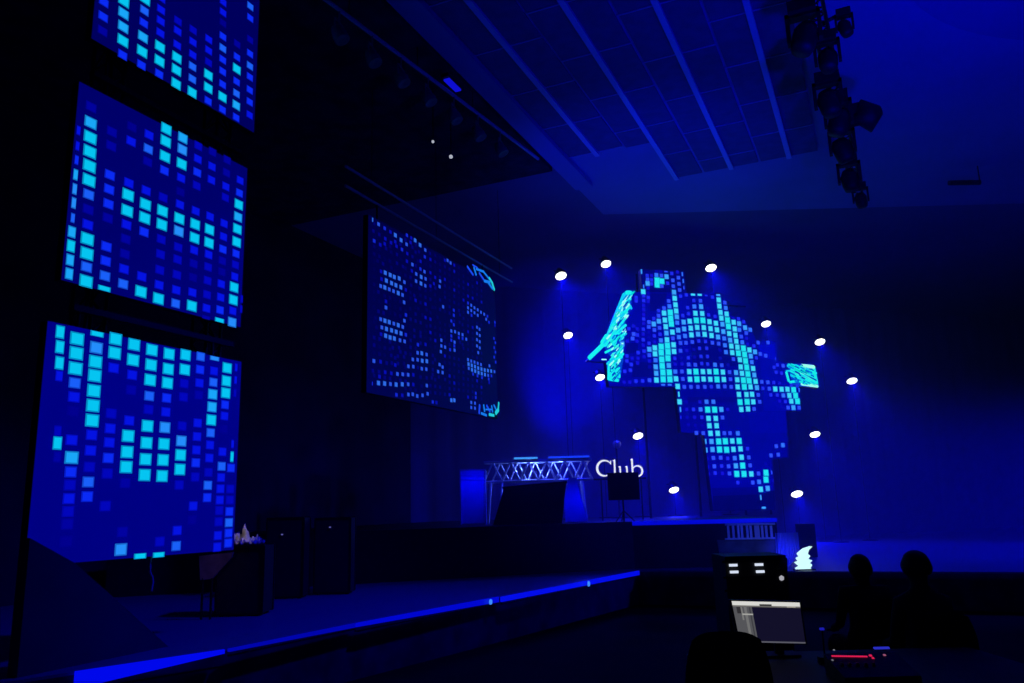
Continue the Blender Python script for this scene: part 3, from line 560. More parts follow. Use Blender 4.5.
m_.add(vs, [f for i in range(N) for f in ((3 * i, 3 * i + 3, 3 * i + 4, 3 * i + 1), (3 * i + 1, 3 * i + 4, 3 * i + 5, 3 * i + 2))], sm=True)
o = m_.build('pleated_skirt', mat('pale_pleated_cloth', (.5, .5, .52), .8), org=at(786, 572, 25.6)); sol = o.modifiers.new('s', 'SOLIDIFY'); sol.thickness = .02
tag(o, 'pleated pale cloth skirt narrowing downward at the right corner of the platform', 'cloth')
spot('added_skirt_spot', at(790, 500, 21.5), at(785, 552, 25.5), 1600, 16, .9)  # added spot, no fixture, makes the skirt look lit
spot('added_slat_spot', at(752, 505, 23.2), at(753, 533, 24.9), 100, 55, .9, color=(.02, .05, 1))  # added spot, no fixture, makes the slats look lit

def loudspeaker(foot, w_, h_, d_, fx, label, name='loudspeaker', stand=0, group=None, m_=None):
    fx = Vector(fx).normalized(); sx = fx.cross(VZ); root = thing(name, foot, label, 'loudspeaker', group)
    m1_ = m_ or BLACK
    c = Vector(foot) + VZ * (stand + h_ / 2)
    bx = MB(); hw, hh, hd = w_ / 2, h_ / 2, d_ / 2
    pr = [c + fx * hd - sx * hw, c + fx * hd + sx * hw, c - fx * hd + sx * hw * .7, c - fx * hd - sx * hw * .7]
    bx.prism([p - VZ * hh for p in pr], VZ * h_); bx.build('cabinet', m1_, root)
    MB().box(c + fx * (hd + .01), (w_ * .9, .02, h_ * .92), (sx, fx, VZ)).build('grille', BLACKM, root)
    if stand:
        MB().tube(foot, Vector(foot) + VZ * stand, .03, 8).build('pole', BLACKM, root)
        for k in range(3):
            a = 2 * PI * k / 3; MB().tube(Vector(foot) + VZ * .35, Vector(foot) + Vector((math.cos(a), math.sin(a), 0)) * .35 + VZ * .01, .018, 6).build('leg', BLACKM, root)
    return root
p = at(806, 550, 29.5); p.z = ZS
loudspeaker(p, .62, 1.15, .5, -HF, 'black loudspeaker standing on the stage right of the pleated skirt')
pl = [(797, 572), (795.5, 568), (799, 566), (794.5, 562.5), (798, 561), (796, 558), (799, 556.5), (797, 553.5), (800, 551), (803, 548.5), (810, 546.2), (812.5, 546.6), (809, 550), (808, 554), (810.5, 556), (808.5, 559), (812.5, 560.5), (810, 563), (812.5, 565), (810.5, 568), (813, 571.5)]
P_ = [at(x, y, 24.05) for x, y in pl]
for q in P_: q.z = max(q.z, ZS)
m_ = MB(); m_.prism(P_, HF * .06)  # glowing prism in place of a lamp reflected in the stage floor
lw = thing('floor_reflection', (P_[0] + P_[-1]) / 2, 'white wavy glowing shape imitating a lamp reflection on the stage floor beside the skirt', 'light')
m_.build('reflection_glow', emit('floor_reflection_white', (205, 250, 255), 1.1), lw)
MB().box((P_[0] + P_[-1]) / 2 + VZ * .015 + HF * .03, (.6, .2, .03), (HR, HF, VZ)).build('base', BLACKM, lw)  # added base under the reflection shape, not a lamp foot
p = at(624, 518, 26.2); p.z = ZP
loudspeaker(p, 1.0, .86, .6, -HF, 'boxy black loudspeaker on a short stand in front of the Club sign', stand=.68)

# ------------------------------------------------------------------ Club sign
SIGNM = emit('sign_white', (235, 238, 255), 1)
SF = 29.0
sr = thing('club_sign', Vector((*at(620, 512, SF).xy, ZP)), 'white glowing sign reading Club in serif letters', 'sign')
def sp(x, y): return at(585 + x / 6.21, 420 + y / 6.21, SF)
def stroke(pts, wds, name='letter'):
    m_ = MB(); vs = []; n = len(pts)
    for i, (p_, w_) in enumerate(zip(pts, wds)):
        a = Vector(pts[max(0, i - 1)]); b_ = Vector(pts[min(n - 1, i + 1)]); d = (b_ - a).normalized(); s = Vector((-d.y, d.x)) * w_ / 2
        for q in (Vector(p_) + s, Vector(p_) - s):
            P = sp(*q); vs += [P, P + HF * .08]
    fs = []
    for i in range(n - 1):
        k = 4 * i; fs += [(k, k + 4, k + 6, k + 2), (k + 1, k + 3, k + 7, k + 5), (k, k + 1, k + 5, k + 4), (k + 2, k + 6, k + 7, k + 3)]
    fs += [(0, 2, 3, 1), (4 * n - 4, 4 * n - 3, 4 * n - 1, 4 * n - 2)]
    m_.add(vs, fs); return m_
def join(ms):
    o = MB()
    for m_ in ms: o.add(m_.v, m_.f)
    return o
def arc(cx, cy, rx, ry, a0, a1, n=18): return [(cx + rx * math.cos(math.radians(a0 + (a1 - a0) * k / n)), cy - ry * math.sin(math.radians(a0 + (a1 - a0) * k / n))) for k in range(n + 1)]
cw = [5 + 9 * math.sin(PI * k / 18) for k in range(19)]
join([stroke(arc(122, 299, 46, 48, 38, 322), [3.5 + 10 * math.sin(PI * k / 18) for k in range(19)]), stroke([(160, 252), (160, 276)], [4, 4])]).build('letter_c', SIGNM, sr)
join([stroke([(183, 248), (187, 344)], [9, 9]), stroke([(174, 254), (186, 246)], [5, 5]), stroke([(175, 347), (200, 345)], [5, 5])]).build('letter_l', SIGNM, sr)
join([stroke([(218, 290), (221, 330), (232, 345), (248, 343), (260, 330)], [8, 8, 7, 5, 4]), stroke([(260, 288), (264, 344)], [8, 8]), stroke([(208, 292), (220, 287)], [5, 5]), stroke([(251, 291), (262, 286)], [5, 5]), stroke([(262, 346), (274, 343)], [5, 5])]).build('letter_u', SIGNM, sr)
join([stroke([(292, 242), (298, 345)], [9, 9]), stroke([(283, 248), (294, 240)], [5, 5]), stroke(arc(326, 317, 31, 33, 170, -170, 20), [4 + 6.5 * math.sin(PI * k / 20) for k in range(21)])]).build('letter_b', SIGNM, sr)
m_ = MB(); a, b_ = at(594, 479.5, SF), at(646, 478, SF); m_.box((a + b_) / 2 + HF * .05, ((b_ - a).length, .06, .06), (HR, HF, VZ)); m_.build('rail', BLACKM, sr)
for px in (601, 641):
    a = at(px, 479, SF) + HF * .05; MB().tube(a, (a.x, a.y, ZP), .03, 6).build('post', BLACKM, sr)

# ------------------------------------------------------------------ lit truss, booth and banners on the platform
TF = 28.6
tr = thing('box_truss', Vector((*at(535, 520, TF).xy, ZP)), 'silver box truss with bright zigzag bracing behind the black booth', 'truss')
a, b_ = at(484, 470, TF), at(592, 469, TF); b_.z = a.z
TRM = mat('truss_aluminium', (.7, .7, .75), .35, .3)
L = (b_ - a).length; dr = (b_ - a).normalized(); bk = HF
def chord(off_z, off_f): MB().tube(a + VZ * off_z + bk * off_f, b_ + VZ * off_z + bk * off_f, .04, 6).build('chord', TRM, tr)
for oz, of in ((.26, 0), (.26, .6), (-.42, 0), (-.42, .6)): chord(oz, of)
n = 6
for k in range(n):
    for of in (0, .6):
        s0, s1 = (k + (0 if of == 0 else .4)) / n, (k + .5 + (0 if of == 0 else .4)) / n; s2 = s0 + 1 / n
        for (u0, z0, u1, z1) in ((s0, -.42, s1, .26), (s1, .26, s2, -.42)):
            if u1 > 1.02: continue
            MB().tube(a + dr * L * u0 + VZ * z0 + bk * of, a + dr * L * u1 + VZ * z1 + bk * of, .028 if of else .034, 5).build('brace', TRM, tr)
for u, sx in ((.06, -.12), (.8, .1)):
    for of in (0, .6):
        q = a + dr * L * u + bk * of; f_ = q + dr * sx; f_.z = ZP
        MB().tube(q - VZ * .42, f_, .04, 6).build('leg', TRM, tr)
        MB().tube(q - VZ * .42 + dr * .4, f_ + dr * .4, .04, 6).build('leg', TRM, tr)
point('truss_light', a + dr * L * .42 + bk * .3 + VZ * .1, 60, (.1, .18, 1), .06)
point('truss_light', a + dr * L * .72 + bk * .3 + VZ * .1, 35, (.07, .13, 1), .06)
# light bars lying on the truss
for u0, u1, lb, c in ((.28, .50, 'brighter pale blue light bar on top of the silver truss', (60, 150, 255)), (.6, .98, 'long blue light bar on the right half of the silver truss', (20, 60, 250))):
    rt = thing('light_bar', a + dr * L * u0 + VZ * .33, lb, 'light bar', 'light bars on the truss')
    MB().tube(a + dr * L * u0 + VZ * .375, a + dr * L * u1 + VZ * .375, .035, 8).build('light_tube', emit('bar%d' % c[0], c), rt)
    MB().box(a + dr * L * (u0 + u1) / 2 + VZ * .325 , (L * (u1 - u0), .1, .03), (dr, HF, VZ)).build('housing', BLACKM, rt)
# booth
BF = 26.4
bt = thing('dj_booth', Vector((*at(530, 522, BF).xy, ZP)), 'black trapezoid booth with a slightly raised right corner on the platform', 'booth')
pts = [at(504, 488, BF), at(566, 482.5, BF), at(562, 521, BF), at(493, 524, BF)]
for q in pts[2:]: q.z = ZP
MB().prism(pts, HF * .7).build('body', BLACK, bt)
pt = [at(502, 486.8, BF - .05), at(567.5, 481, BF - .05), at(567, 483.2, BF - .05), at(502.5, 489, BF - .05)]
MB().prism(pt, HF * .8).build('top', BLACKM, bt)
# left banner
NF = 28.2
BANM = mat('banner_cloth', (.7, .7, .72), .8, noise=.15, nscale=1.5)
bn = thing('banner_stand', Vector((*at(472, 520, NF).xy, ZP)), 'upright pale banner panel glowing blue left of the silver truss', 'banner')
pts = [at(461, 470, NF), at(484, 470.5, NF), at(484.5, 518, NF), at(461.5, 519, NF)]
for q in pts[2:]: q.z = ZP + .04
MB().prism(pts, HF * .05).build('panel', BANM, bn)
for y in (470, 475.5, 479.5): MB().tube(at(460, y, NF - .04), at(485, y + .3, NF - .04), .03, 6).build('crossbar', STEEL, bn)
for px in (460.5, 485): q = at(px, 470, NF - .02); MB().tube(q, (q.x, q.y, ZP), .03, 6).build('post', STEEL, bn)
# right triangular drape
td = thing('draped_cloth', Vector((*at(575, 519, 27.6).xy, ZP)), 'pale triangular cloth wing glowing bright blue right of the booth', 'cloth')
pts = [at(569, 477, 27.6), at(576, 478, 27.6), at(588, 517.5, 27.6), at(565, 518.5, 27.6), at(564, 500, 27.6)]
for q in pts[2:4]: q.z = ZP + .01
MB().prism(pts, HF * .06).build('panel', BANM, td)
spot('added_wing_spot', at(577, 488, 26.7), at(577, 506, 27.6), 55, 100, 1)  # added unseen spot that brightens the cloth wing
spot('added_banner_spot', at(474, 474, 27.3) , at(473, 490, 28.2), 60, 110, 1)  # added unseen spot that brightens the banner

# dim little lamp above the sign
p = at(616.5, 444.5, 34); f_ = Vector((p.x, p.y, ZP))
root = thing('stage_spotlight', f_, 'unlit dim spotlight on a dark pole between the Club sign and the lamps', 'spotlight')
MB().tube(f_, p, .025, 6).build('pole', BLACKM, root); MB().lathe(p, -HF, [(-.02, 0), (-.02, .16), (.15, .18), (.3, .1), (.3, 0)], 16).build('lamp_head', STEEL, root)
MB().lathe(f_, (0, 0, 1), [(0, 0), (0, .3), (.04, .3), (.04, 0)], 12).build('base', BLACKM, root)

# ------------------------------------------------------------------ rigging under the ceiling
def parcan(p, aim, r, L_, label, group, m_=BLACKM, top=13.9, name='par_lamp'):
    p = Vector(p); aim = Vector(aim).normalized(); root = thing(name, p, label, 'spotlight', group)
    MB().lathe(p, aim, [(-L_ / 2, 0), (-L_ / 2, r * .6), (-L_ * .3, r * .8), (L_ * .1, r), (L_ / 2, r), (L_ / 2, r * .9), (L_ * .4, 0)], 14).build('lamp_head', m_, root)
    sx = aim.cross(VZ).normalized(); k = MB(); k.tube(p - sx * (r + .03), p - sx * (r + .03) + VZ * r * 1.6, .02, 6); k.tube(p + sx * (r + .03), p + sx * (r + .03) + VZ * r * 1.6, .02, 6); k.tube(p - sx * (r + .03) + VZ * r * 1.6, p + sx * (r + .03) + VZ * r * 1.6, .02, 6)
    k.tube(p + VZ * r * 1.55, (p.x, p.y, top), .02, 6); k.build('yoke', m_, root); return root
RZ = 13.2
pA, pB = on_z(329, 2, RZ), on_z(485, 119, RZ); dR = (pB - pA).normalized()
rg = thing('lighting_pipe', (pA + pB) / 2, 'long thin lighting pipe below the dark left part of the ceiling', 'pipe')
MB().tube(pA - dR * 2, pB + dR * 3, .045, 8).build('pipe', RAILM, rg)
for u in (.1, .5, .9): q = pA.lerp(pB, u); MB().tube(q, (q.x, q.y, 13.75), .012, 5).build('hanger_cable', BLACKM, rg)
PGR = mat('lamp_grey', (.14, .14, .15), .5)
names = ['nearest', 'second nearest', 'third nearest', 'middle', 'third farthest', 'second farthest', 'farthest']
for i, (x, y) in enumerate(((338, 32), (365, 58), (392, 79), (420, 98), (441, 118), (465, 135), (483, 152))):
    q0 = pA + dR * ((on_z(x, y, RZ - .5) - pA).dot(dR)); q = Vector((q0.x, q0.y, RZ - .55))
    parcan(q, (.5, .1, -1), .16, .36, 'dark spotlight hung from the long ceiling pipe, %s of the seven' % names[i], 'spotlights on the ceiling pipe', PGR, top=RZ - .04)
# blue-lit fixture
p = on_z(452.5, 85, 13.4); rt = thing('light_fixture', p, 'small glowing blue box light at the left border of the ceiling', 'light')
ax = (Vector((1, 0, 0)), Vector((0, 1, 0)), VZ)
MB().box(p + VZ * .07, (.2, .8, .1)).build('housing', BLACKM, rt); MB().box(p, (.16, .62, .05)).build('diffuser', emit('fixture_blue', (14, 14, 205)), rt)
MB().tube(p + VZ * .1, p + VZ * .35, .02, 6).build('stem', BLACKM, rt)
# tiny sparkling lamps
for (x, y, s, lb) in ((451, 157, .05, 'tiny white pinpoint light in the dark rigging, brightest'), (433, 142, .035, 'tiny white pinpoint light in the dark rigging, above left of the brightest')):
    p = on_z(x, y, 12.3); rt = thing('pinpoint_lamp', p, lb, 'lamp', 'pinpoint lamps in the rigging')
    MB().lathe(p, -HF, [(0, 0), (.0, s), (.04, s), (.05, 0)], 10).build('lens', emit('pin_white', (170, 175, 190)), rt)
    MB().tube(p + HF * .05, p + HF * .05 + VZ * 1.48, .015, 6).build('stem', BLACKM, rt)
# hanging truss with moving lamps, upper right
q0, q1 = on_z(808, -30, 12.3), on_z(858, 196, 12.3)
ht = thing('hanging_truss', (q0 + q1) / 2, 'dark lighting truss hung lengthwise below the right side of the ceiling', 'truss')
m_ = MB(); truss(m_, q0, q1, .26, .03); m_.build('lattice', BLACKM, ht)
for u in (.15, .5, .85): q = q0.lerp(q1, u); MB().tube(q, (q.x, q.y, 13.98), .012, 5).build('hanger_cable', BLACKM, ht)
def moving_head(p, s, label, aim=(0, -.4, -1)):
    p = Vector(p); root = thing('moving_head_light', p + VZ * s, label, 'spotlight', 'moving lamps on the hanging truss'); aim = Vector(aim).normalized()
    MB().box(p + VZ * s * .95, (s * .8, s * .7, s * .35)).build('base', BLACK, root)
    y = MB(); sx = Vector((1, 0, 0))
    for k in (-1, 1): y.box(p + sx * k * s * .45 + VZ * s * .35, (s * .12, s * .3, s * .95))
    y.box(p + VZ * s * .74, (s * 1.0, s * .3, s * .12))
    y.build('yoke', BLACK, root)
    MB().lathe(p, aim, [(-s * .45, 0), (-s * .45, s * .25), (-s * .2, s * .38), (s * .3, s * .36), (s * .5, s * .3), (s * .5, 0)], 16).build('lamp_head', BLACK, root)
    return root
for (x, y, s, z, lb, aim) in ((805, 38, .62, 11.95, 'big moving lamp on the hanging truss, nearest', (-.3, -.2, -1)), (828, 60, .5, 11.9, 'moving lamp just beyond the nearest one on the hanging truss', (0, -.3, -1)), (845, 28, .34, 12.1, 'small lamp sticking out right near the top of the hanging truss', (.3, 0, -1)),
                         (829, 103, .6, 11.9, 'moving lamp halfway along the hanging truss', (.2, 0, -1)), (839, 122, .62, 11.9, 'moving lamp right behind the halfway one on the hanging truss', (-.3, 0, -1)), (843, 150, .62, 11.9, 'moving lamp beyond the broad flared lamp on the hanging truss', (.3, .2, -1)),
                         (850, 180, .6, 11.9, 'second farthest moving lamp on the hanging truss', (.1, 0, -1)), (861, 200, .45, 11.9, 'farthest moving lamp on the hanging truss', (.1, 0, -1))):
    z = 12.15 - s * 1.13 if s != .34 else 12.1
    h_ = moving_head(on_z(x, y, z), s, lb, aim)
    if s == .34: pz = Vector(h_.location) + VZ * .0; MB().tube(pz, Vector((q0.lerp(q1, .12).x, pz.y, 12.3)), .04, 6).build('arm', BLACKM, h_)
p = on_z(866, 116, 12.0)
fl = thing('flared_lamp', p, 'flared triangular lamp pointing right from the hanging truss', 'spotlight')
MB().lathe(p, (1, .1, .25), [(-.55, .0), (-.55, .12), (-.2, .16), (.0, .42), (.35, .12), (.35, .0)], 14).build('lamp_head', BLACK, fl)
MB().box(p + Vector((-.35, 0, .2)), (.5, .2, .3)).build('bracket', BLACK, fl)
# short dark bar far right
a, b_ = on_z(949, 183, 13.4), on_z(980, 182.5, 13.4)
o = thing('short_batten', a, 'short dark bar under the ceiling near the right edge', 'bar'); MB().tube(a, b_, .09, 8).build('pipe', BLACK, o); MB().tube(b_, b_ + VZ * .6, .02, 6).build('hanger_cable', BLACKM, o)

# ------------------------------------------------------------------ left foreground and backstage odds and ends
wx = -10.5
wd = [on_x(30, 538, wx), on_x(57, 553, wx), on_x(75, 563, wx), on_x(120, 603, wx), on_x(140, 621, wx)]
e_ = wd[-1] + (wd[-1] - wd[-2]) * ((wd[-1].z - ZS) / (wd[-2].z - wd[-1].z)); wd += [e_, Vector((wx, wd[0].y, ZS))]
RAMPM = mat('grey_cover', (.045, .045, .07), .7, noise=.15, nscale=1)
o = MB().prism(wd, NX * -.2).build('covered_wedge', RAMPM, org=wd[4]); tag(o, 'dark covered wedge-shaped box in front of the lowest LED screen corner', 'box')

WARM = mat('beige_cloth', (.5, .45, .36), .8, noise=.3, nscale=6)
def flight_case(foot, w_, d_, h_, label, dr_=None, leds=()):
    sx = dr_ or HR; fx = sx.cross(VZ); root = thing('flight_case', foot, label, 'case', 'cases in the dark beyond the screens'); c = Vector(foot) + VZ * (h_ / 2 + .05)
    MB().box(c, (w_, d_, h_), (sx, fx, VZ)).build('body', BLACK, root)
    e = MB()
    for i in (-1, 1):
        for j in (-1, 1): e.box(c + sx * i * w_ / 2 + fx * j * d_ / 2, (.04, .04, h_), (sx, fx, VZ))
        e.box(c + VZ * i * h_ / 2 + fx * d_ / 2, (w_, .04, .04), (sx, fx, VZ)); e.box(c + VZ * i * h_ / 2 - fx * d_ / 2, (w_, .04, .04), (sx, fx, VZ))
    e.build('edge_trim', BLACKM, root)
    for i in (-1, 1):
        for j in (-1, 1): MB().box(Vector(foot) + sx * i * w_ * .4 + fx * j * d_ * .35 + VZ * .025, (.08, .08, .05), (sx, fx, VZ)).build('foot', BLACKM, root)
    for (q, s) in leds: MB().box(q, (s, .02, s * .6), (sx, fx, VZ)).build('indicator_light', emit('ind_white', (90, 90, 170)), root)
    return root
p = at(247, 545, 17.2); p.z = ZS
flight_case(p, .95, .7, at(247, 545, 17.2).z - ZS - .06, 'black flight case carrying the crumpled beige cloth')
zc = at(247, 545, 17.2).z
# crumpled beige cloth
m_ = MB(); g = 30; vs = []
cc = at(247, 540, 17.2)
for i in range(g + 1):
    for j in range(g + 1):
        u, v = i / g - .5, j / g - .5
        hgt = .2 * math.exp(-((u + .08 + .25 * v) / .13) ** 2 - (v / .28) ** 2) + .07 * math.exp(-((u - .3) / .12) ** 2 - (v / .3) ** 2) + .09 * math.exp(-((u + .42) / .08) ** 2) + .035 * math.sin(23 * u + 9 * v) * math.cos(19 * v - 6 * u) + .02 * math.sin(41 * u)
        q = cc + HR * u * .62 + HF * v * .5; vs.append(Vector((q.x, q.y, zc + .03 + max(0, hgt * 1.9))))
m_.add(vs, [(i * (g + 1) + j, (i + 1) * (g + 1) + j, (i + 1) * (g + 1) + j + 1, i * (g + 1) + j + 1) for i in range(g) for j in range(g)], sm=True)
o = m_.build('crumpled_cloth', WARM, org=(cc.x, cc.y, zc)); o.modifiers.new('s', 'SOLIDIFY').thickness = .01
tag(o, 'crumpled beige cloth heaped on a dark case beside the lowest LED screen', 'cloth')
spot('cloth_fill_spot', at(262, 470, 15), at(246, 535, 17.2), 60, 12, .5, color=(1, .85, .7), radius=.1)  # added warm spot with no lamp there, only brightens the cloth
# brown board leaning under the lowest screen
p = at(216, 578, 16.5); pts = [at(199, 556, 16.5), at(233, 552, 16.5), at(232, 557, 16.5), at(212, 579, 16.5), at(200, 580, 16.5)]
bo = thing('wooden_board', Vector((*p.xy, ZS)), 'dim brown board seen under the right end of the lowest LED screen', 'board')
MB().prism(pts, HF * .05).build('panel', mat('brown_board', (.3, .2, .15), .8, noise=.3, nscale=4), bo)
for px in (203, 212): q = at(px, 578, 16.52); MB().tube(q, (q.x, q.y, ZS), .025, 6).build('leg', BLACKM, bo)
spot('added_board_spot', at(216, 555, 15.3), at(216, 566, 16.5), 1.3, 60, 1, color=(.9, .6, .6), radius=.1)  # added faint spot, only there to lift the board
# cable hanging below the lowest screen
cp = [on_x(151.5, 556, XL - .09), on_x(150.3, 564, XL - .1), on_x(150, 572, XL - .1), on_x(152.5, 577, XL - .1), on_x(153, 582, XL - .1), on_x(151.5, 591, XL - .1)]
m_ = MB()
for q, r_ in zip(cp, cp[1:]): m_.tube(q, r_ + (r_ - q) * .05, .014, 6)
o = m_.build('hanging_cable', mat('grey_cable', (.5, .47, .45), .6), org=cp[0]); tag(o, 'thin grey cable dangling below the lowest LED screen', 'cable')
# dark racks with pinprick indicators behind
for (px, py, F, w_, lb, leds) in ((288, 560, 20.3, .9, 'low black case with one faint indicator, nearest the beige cloth', [(282, 534.5)]), (335, 560, 21.0, .9, 'low black case with a faint bluish indicator, farther from the beige cloth', [(330, 527.2), (373, 515)][:1])):
    p = at(px, py, F); p.z = ZS
    flight_case(p, w_, .6, at(px, 520, F).z - ZS, lb, leds=[(at(x, y, F - .33), .045) for x, y in leds])

# ------------------------------------------------------------------ operators' place in front of the camera
def hf(x, F, z):                                    # point below pixel column x at distance F, height z
    p = at(x, 560, F); return Vector((p.x, p.y, z))
ZD = 1.95
dk = thing('operator_desk', hf(830, 5.4, ZR), 'long black operator desk at the lower right carrying screen and mixer', 'desk')
dc = (hf(700, 5.35, ZD) + hf(1010, 5.35, ZD)) / 2; dw = (hf(1010, 5.35, ZD) - hf(700, 5.35, ZD)).length
MB().box(dc - VZ * .02, (dw, 1.3, .04), (HR, HF, VZ)).build('desktop', BLACK, dk)
for i in (-1, 1):
    for j in (-1, 1): q = dc + HR * i * (dw / 2 - .1) + HF * j * .55; MB().box((q.x, q.y, (ZR + ZD - .04) / 2), (.06, .06, ZD - ZR - .04), (HR, HF, VZ)).build('leg', BLACKM, dk)
# computer screen
MF = 5.8
mo = thing('computer_monitor', hf(769, MF, ZD), 'computer monitor on the desk showing a dark window with white top bar', 'monitor')
tl, tr_, br, bl = at(731.5, 601, MF), at(799.5, 602.5, MF), at(805.5, 643.5, MF), at(740, 642, MF)
Ux = (tr_ - tl); Wm = Ux.length; Hm = (tl - bl).length
ctr = (tl + br) / 2; nrm = -HF; uz = VZ
sh = HR
def q4(m_, u0, v0, u1, v1, c, d): # display quads, u,v in 0..1 from the upper left
    P = lambda u, v: tl.lerp(tr_, u).lerp(bl.lerp(br, u), v) + nrm * d
    m_.add([P(u0, v1), P(u1, v1), P(u1, v0), P(u0, v0)], [(0, 1, 2, 3)], srgb(c))
ds = MB(); q4(ds, 0, 0, 1, 1, (18, 16, 40), 0)
q4(ds, 0, 0, 1, .1, (215, 215, 210), .002); q4(ds, 0, .1, 1, .135, (110, 108, 105), .002); q4(ds, .4, .06, .58, .11, (60, 60, 60), .003); q4(ds, .8, .1, .93, .13, (160, 155, 145), .003)
q4(ds, 0, .135, .28, 1, (84, 84, 88), .002); q4(ds, .05, .14, .11, .3, (48, 46, 50), .003); q4(ds, .11, .14, .135, .46, (120, 120, 118), .003); q4(ds, .16, .14, .2, 1, (112, 112, 112), .003); q4(ds, .12, .3, .28, .335, (165, 165, 160), .004); q4(ds, .235, .14, .255, 1, (62, 62, 66), .003)
q4(ds, .2, .965, 1, 1, (88, 88, 100), .003)
ds.build('display', LED, mo)
bz = MB(); bz.prism([tl + (tl - br) * .03 + HF * .01, tr_ + (tr_ - bl) * .03 + HF * .01, br + (br - tl) * .03 + HF * .01, bl + (bl - tr_) * .03 + HF * .01], HF * .035); bz.build('casing', BLACK, mo)
q = hf(771, MF + .06, ZD); MB().box(q + VZ * .1, (.06, .03, .2), (HR, HF, VZ)).build('neck', BLACK, mo); MB().box(q + VZ * .008, (.24, .18, .016), (HR, HF, VZ)).build('base', BLACK, mo)
# office chair in front, its rounded back cutting the screen's lower corner
def bent_pad(c, w_, h_, th, bow=.06, nu=12, nv=8):
    m_ = MB(); vs = []
    for side in (0, 1):
        for i in range(nu + 1):
            for j in range(nv + 1):
                u, v = i / nu * 2 - 1, j / nv * 2 - 1; k = (1 - .22 * v * v * (1 if v > 0 else .4)); kk = (1 - .12 * u ** 4)
                e = (1 - u ** 6) * (1 - v ** 6); d = (-1 if side else 1) * th / 2 * max(.15, e)
                vs.append(c + HR * u * w_ / 2 * k + VZ * v * h_ / 2 * kk + HF * (d - bow * u * u))
    N = (nu + 1) * (nv + 1)
    for side in (0, 1):
        m_.add([], []); 
    fs = []
    for i in range(nu):
        for j in range(nv):
            a = i * (nv + 1) + j; b2 = a + nv + 1
            fs += [(a, b2, b2 + 1, a + 1), (a + N, a + 1 + N, b2 + 1 + N, b2 + N)]
    for i in range(nu):
        for j in (0, nv): a = i * (nv + 1) + j; b2 = a + nv + 1; fs.append((a, a + N, b2 + N, b2))
    for j in range(nv):
        for i in (0, nu): a = i * (nv + 1) + j; fs.append((a, a + 1, a + 1 + N, a + N))
    m_.add(vs, fs, sm=True); return m_
def office_chair(p, label, seat=.46, back=.6, turn=1):
    root = thing('office_chair', p, label, 'chair', 'chairs at the operator place')
    c = Vector(p)
    MB().box(c + VZ * seat - HF * .02, (.46, .46, .08), (HR, HF, VZ)).build('seat', CLOTH, root)
    bent_pad(c + VZ * (seat + .12 + back / 2) - HF * .25 * turn, .44, back, .07).build('backrest', CLOTH, root)
    MB().box(c + VZ * (seat + .05) - HF * .24 * turn, (.07, .04, .36), (HR, HF, VZ)).build('back_support', BLACKM, root)
    MB().tube(c + VZ * .08, c + VZ * (seat - .04), .03, 8).build('column', BLACKM, root)
    for k in range(5):
        a = 2 * PI * k / 5 + .3; d = HR * math.cos(a) + HF * math.sin(a)
        lg = MB(); lg.tube(c + VZ * .1, c + d * .3 + VZ * .07, .02, 6); lg.tube(c + d * .3 + VZ * .03 - d.cross(VZ) * .02, c + d * .3 + VZ * .03 + d.cross(VZ) * .02, .03, 10); lg.build('leg', BLACKM, root)
    return root
F_ = 4.3; q = hf(728, F_ + .25, ZR)
q -= HR * .12
office_chair(q, 'black office chair with rounded back in front of the monitor', back=at(728, 631, F_).z - ZR - .46 - .12)
# mixer with red meter
MX = 5.05
mx = thing('mixing_console', hf(862, MX, ZD), 'small mixer with a red light row and little blue display on the desk', 'mixer')
c = hf(860, MX, ZD); sl = (HF * math.cos(.5) + VZ * math.sin(.5)).normalized(); up_ = HR.cross(sl)
pr = [c - HR * .22 - HF * .14, c - HR * .22 + HF * .16, c - HR * .22 + HF * .16 + VZ * .12, c - HR * .22 - HF * .14 + VZ * .04]
MB().prism(pr, HR * .44).build('body', BLACK, mx)
def mp(x, y, d=.003):                               # point on the sloping face of the mixer
    nn = up_ if up_.z > 0 else -up_
    n2 = (Vector((0, 0, 1)) * .3 - HF * .08).normalized(); return on_plane(x, y, pr[3] + n2 * d, n2)
sl2 = (HF * .3 + VZ * .08).normalized()
RED = emit('led_red', (215, 30, 80)); 
for k in range(18):
    MB().box(mp(832.5 + k * 2.0, 656 + k * .03), (.009, .012, .005), (HR, sl2, HR.cross(sl2))).build('meter_light', RED, mx)
for (x, y, s) in ((870.5, 655.5, .016), (873, 658, .012)): MB().box(mp(x, y), (s, s, .006), (HR, sl2, HR.cross(sl2))).build('meter_light', RED, mx)
MB().box(mp(881.5, 648, .004), (.095, .018, .008), (HR, sl2, HR.cross(sl2))).build('blue_display', emit('disp_blue', (40, 45, 190)), mx)
MB().box(mp(884.5, 655), (.014, .014, .005), (HR, sl2, HR.cross(sl2))).build('indicator_light', emit('ind_pink', (150, 80, 110)), mx)
for (x, y) in ((834, 650), (832.5, 660)): MB().box(mp(x, y), (.01, .01, .005), (HR, sl2, HR.cross(sl2))).build('indicator_light', emit('ind_grey', (110, 110, 120)), mx)
kn = [(842 + 8 * k, 666) for k in range(5)]
for x, y in kn: q = mp(x, y, 0); MB().lathe(q, VZ, [(0, .012), (.018, .009), (.018, 0)], 10).build('knob', BLACKM, mx)
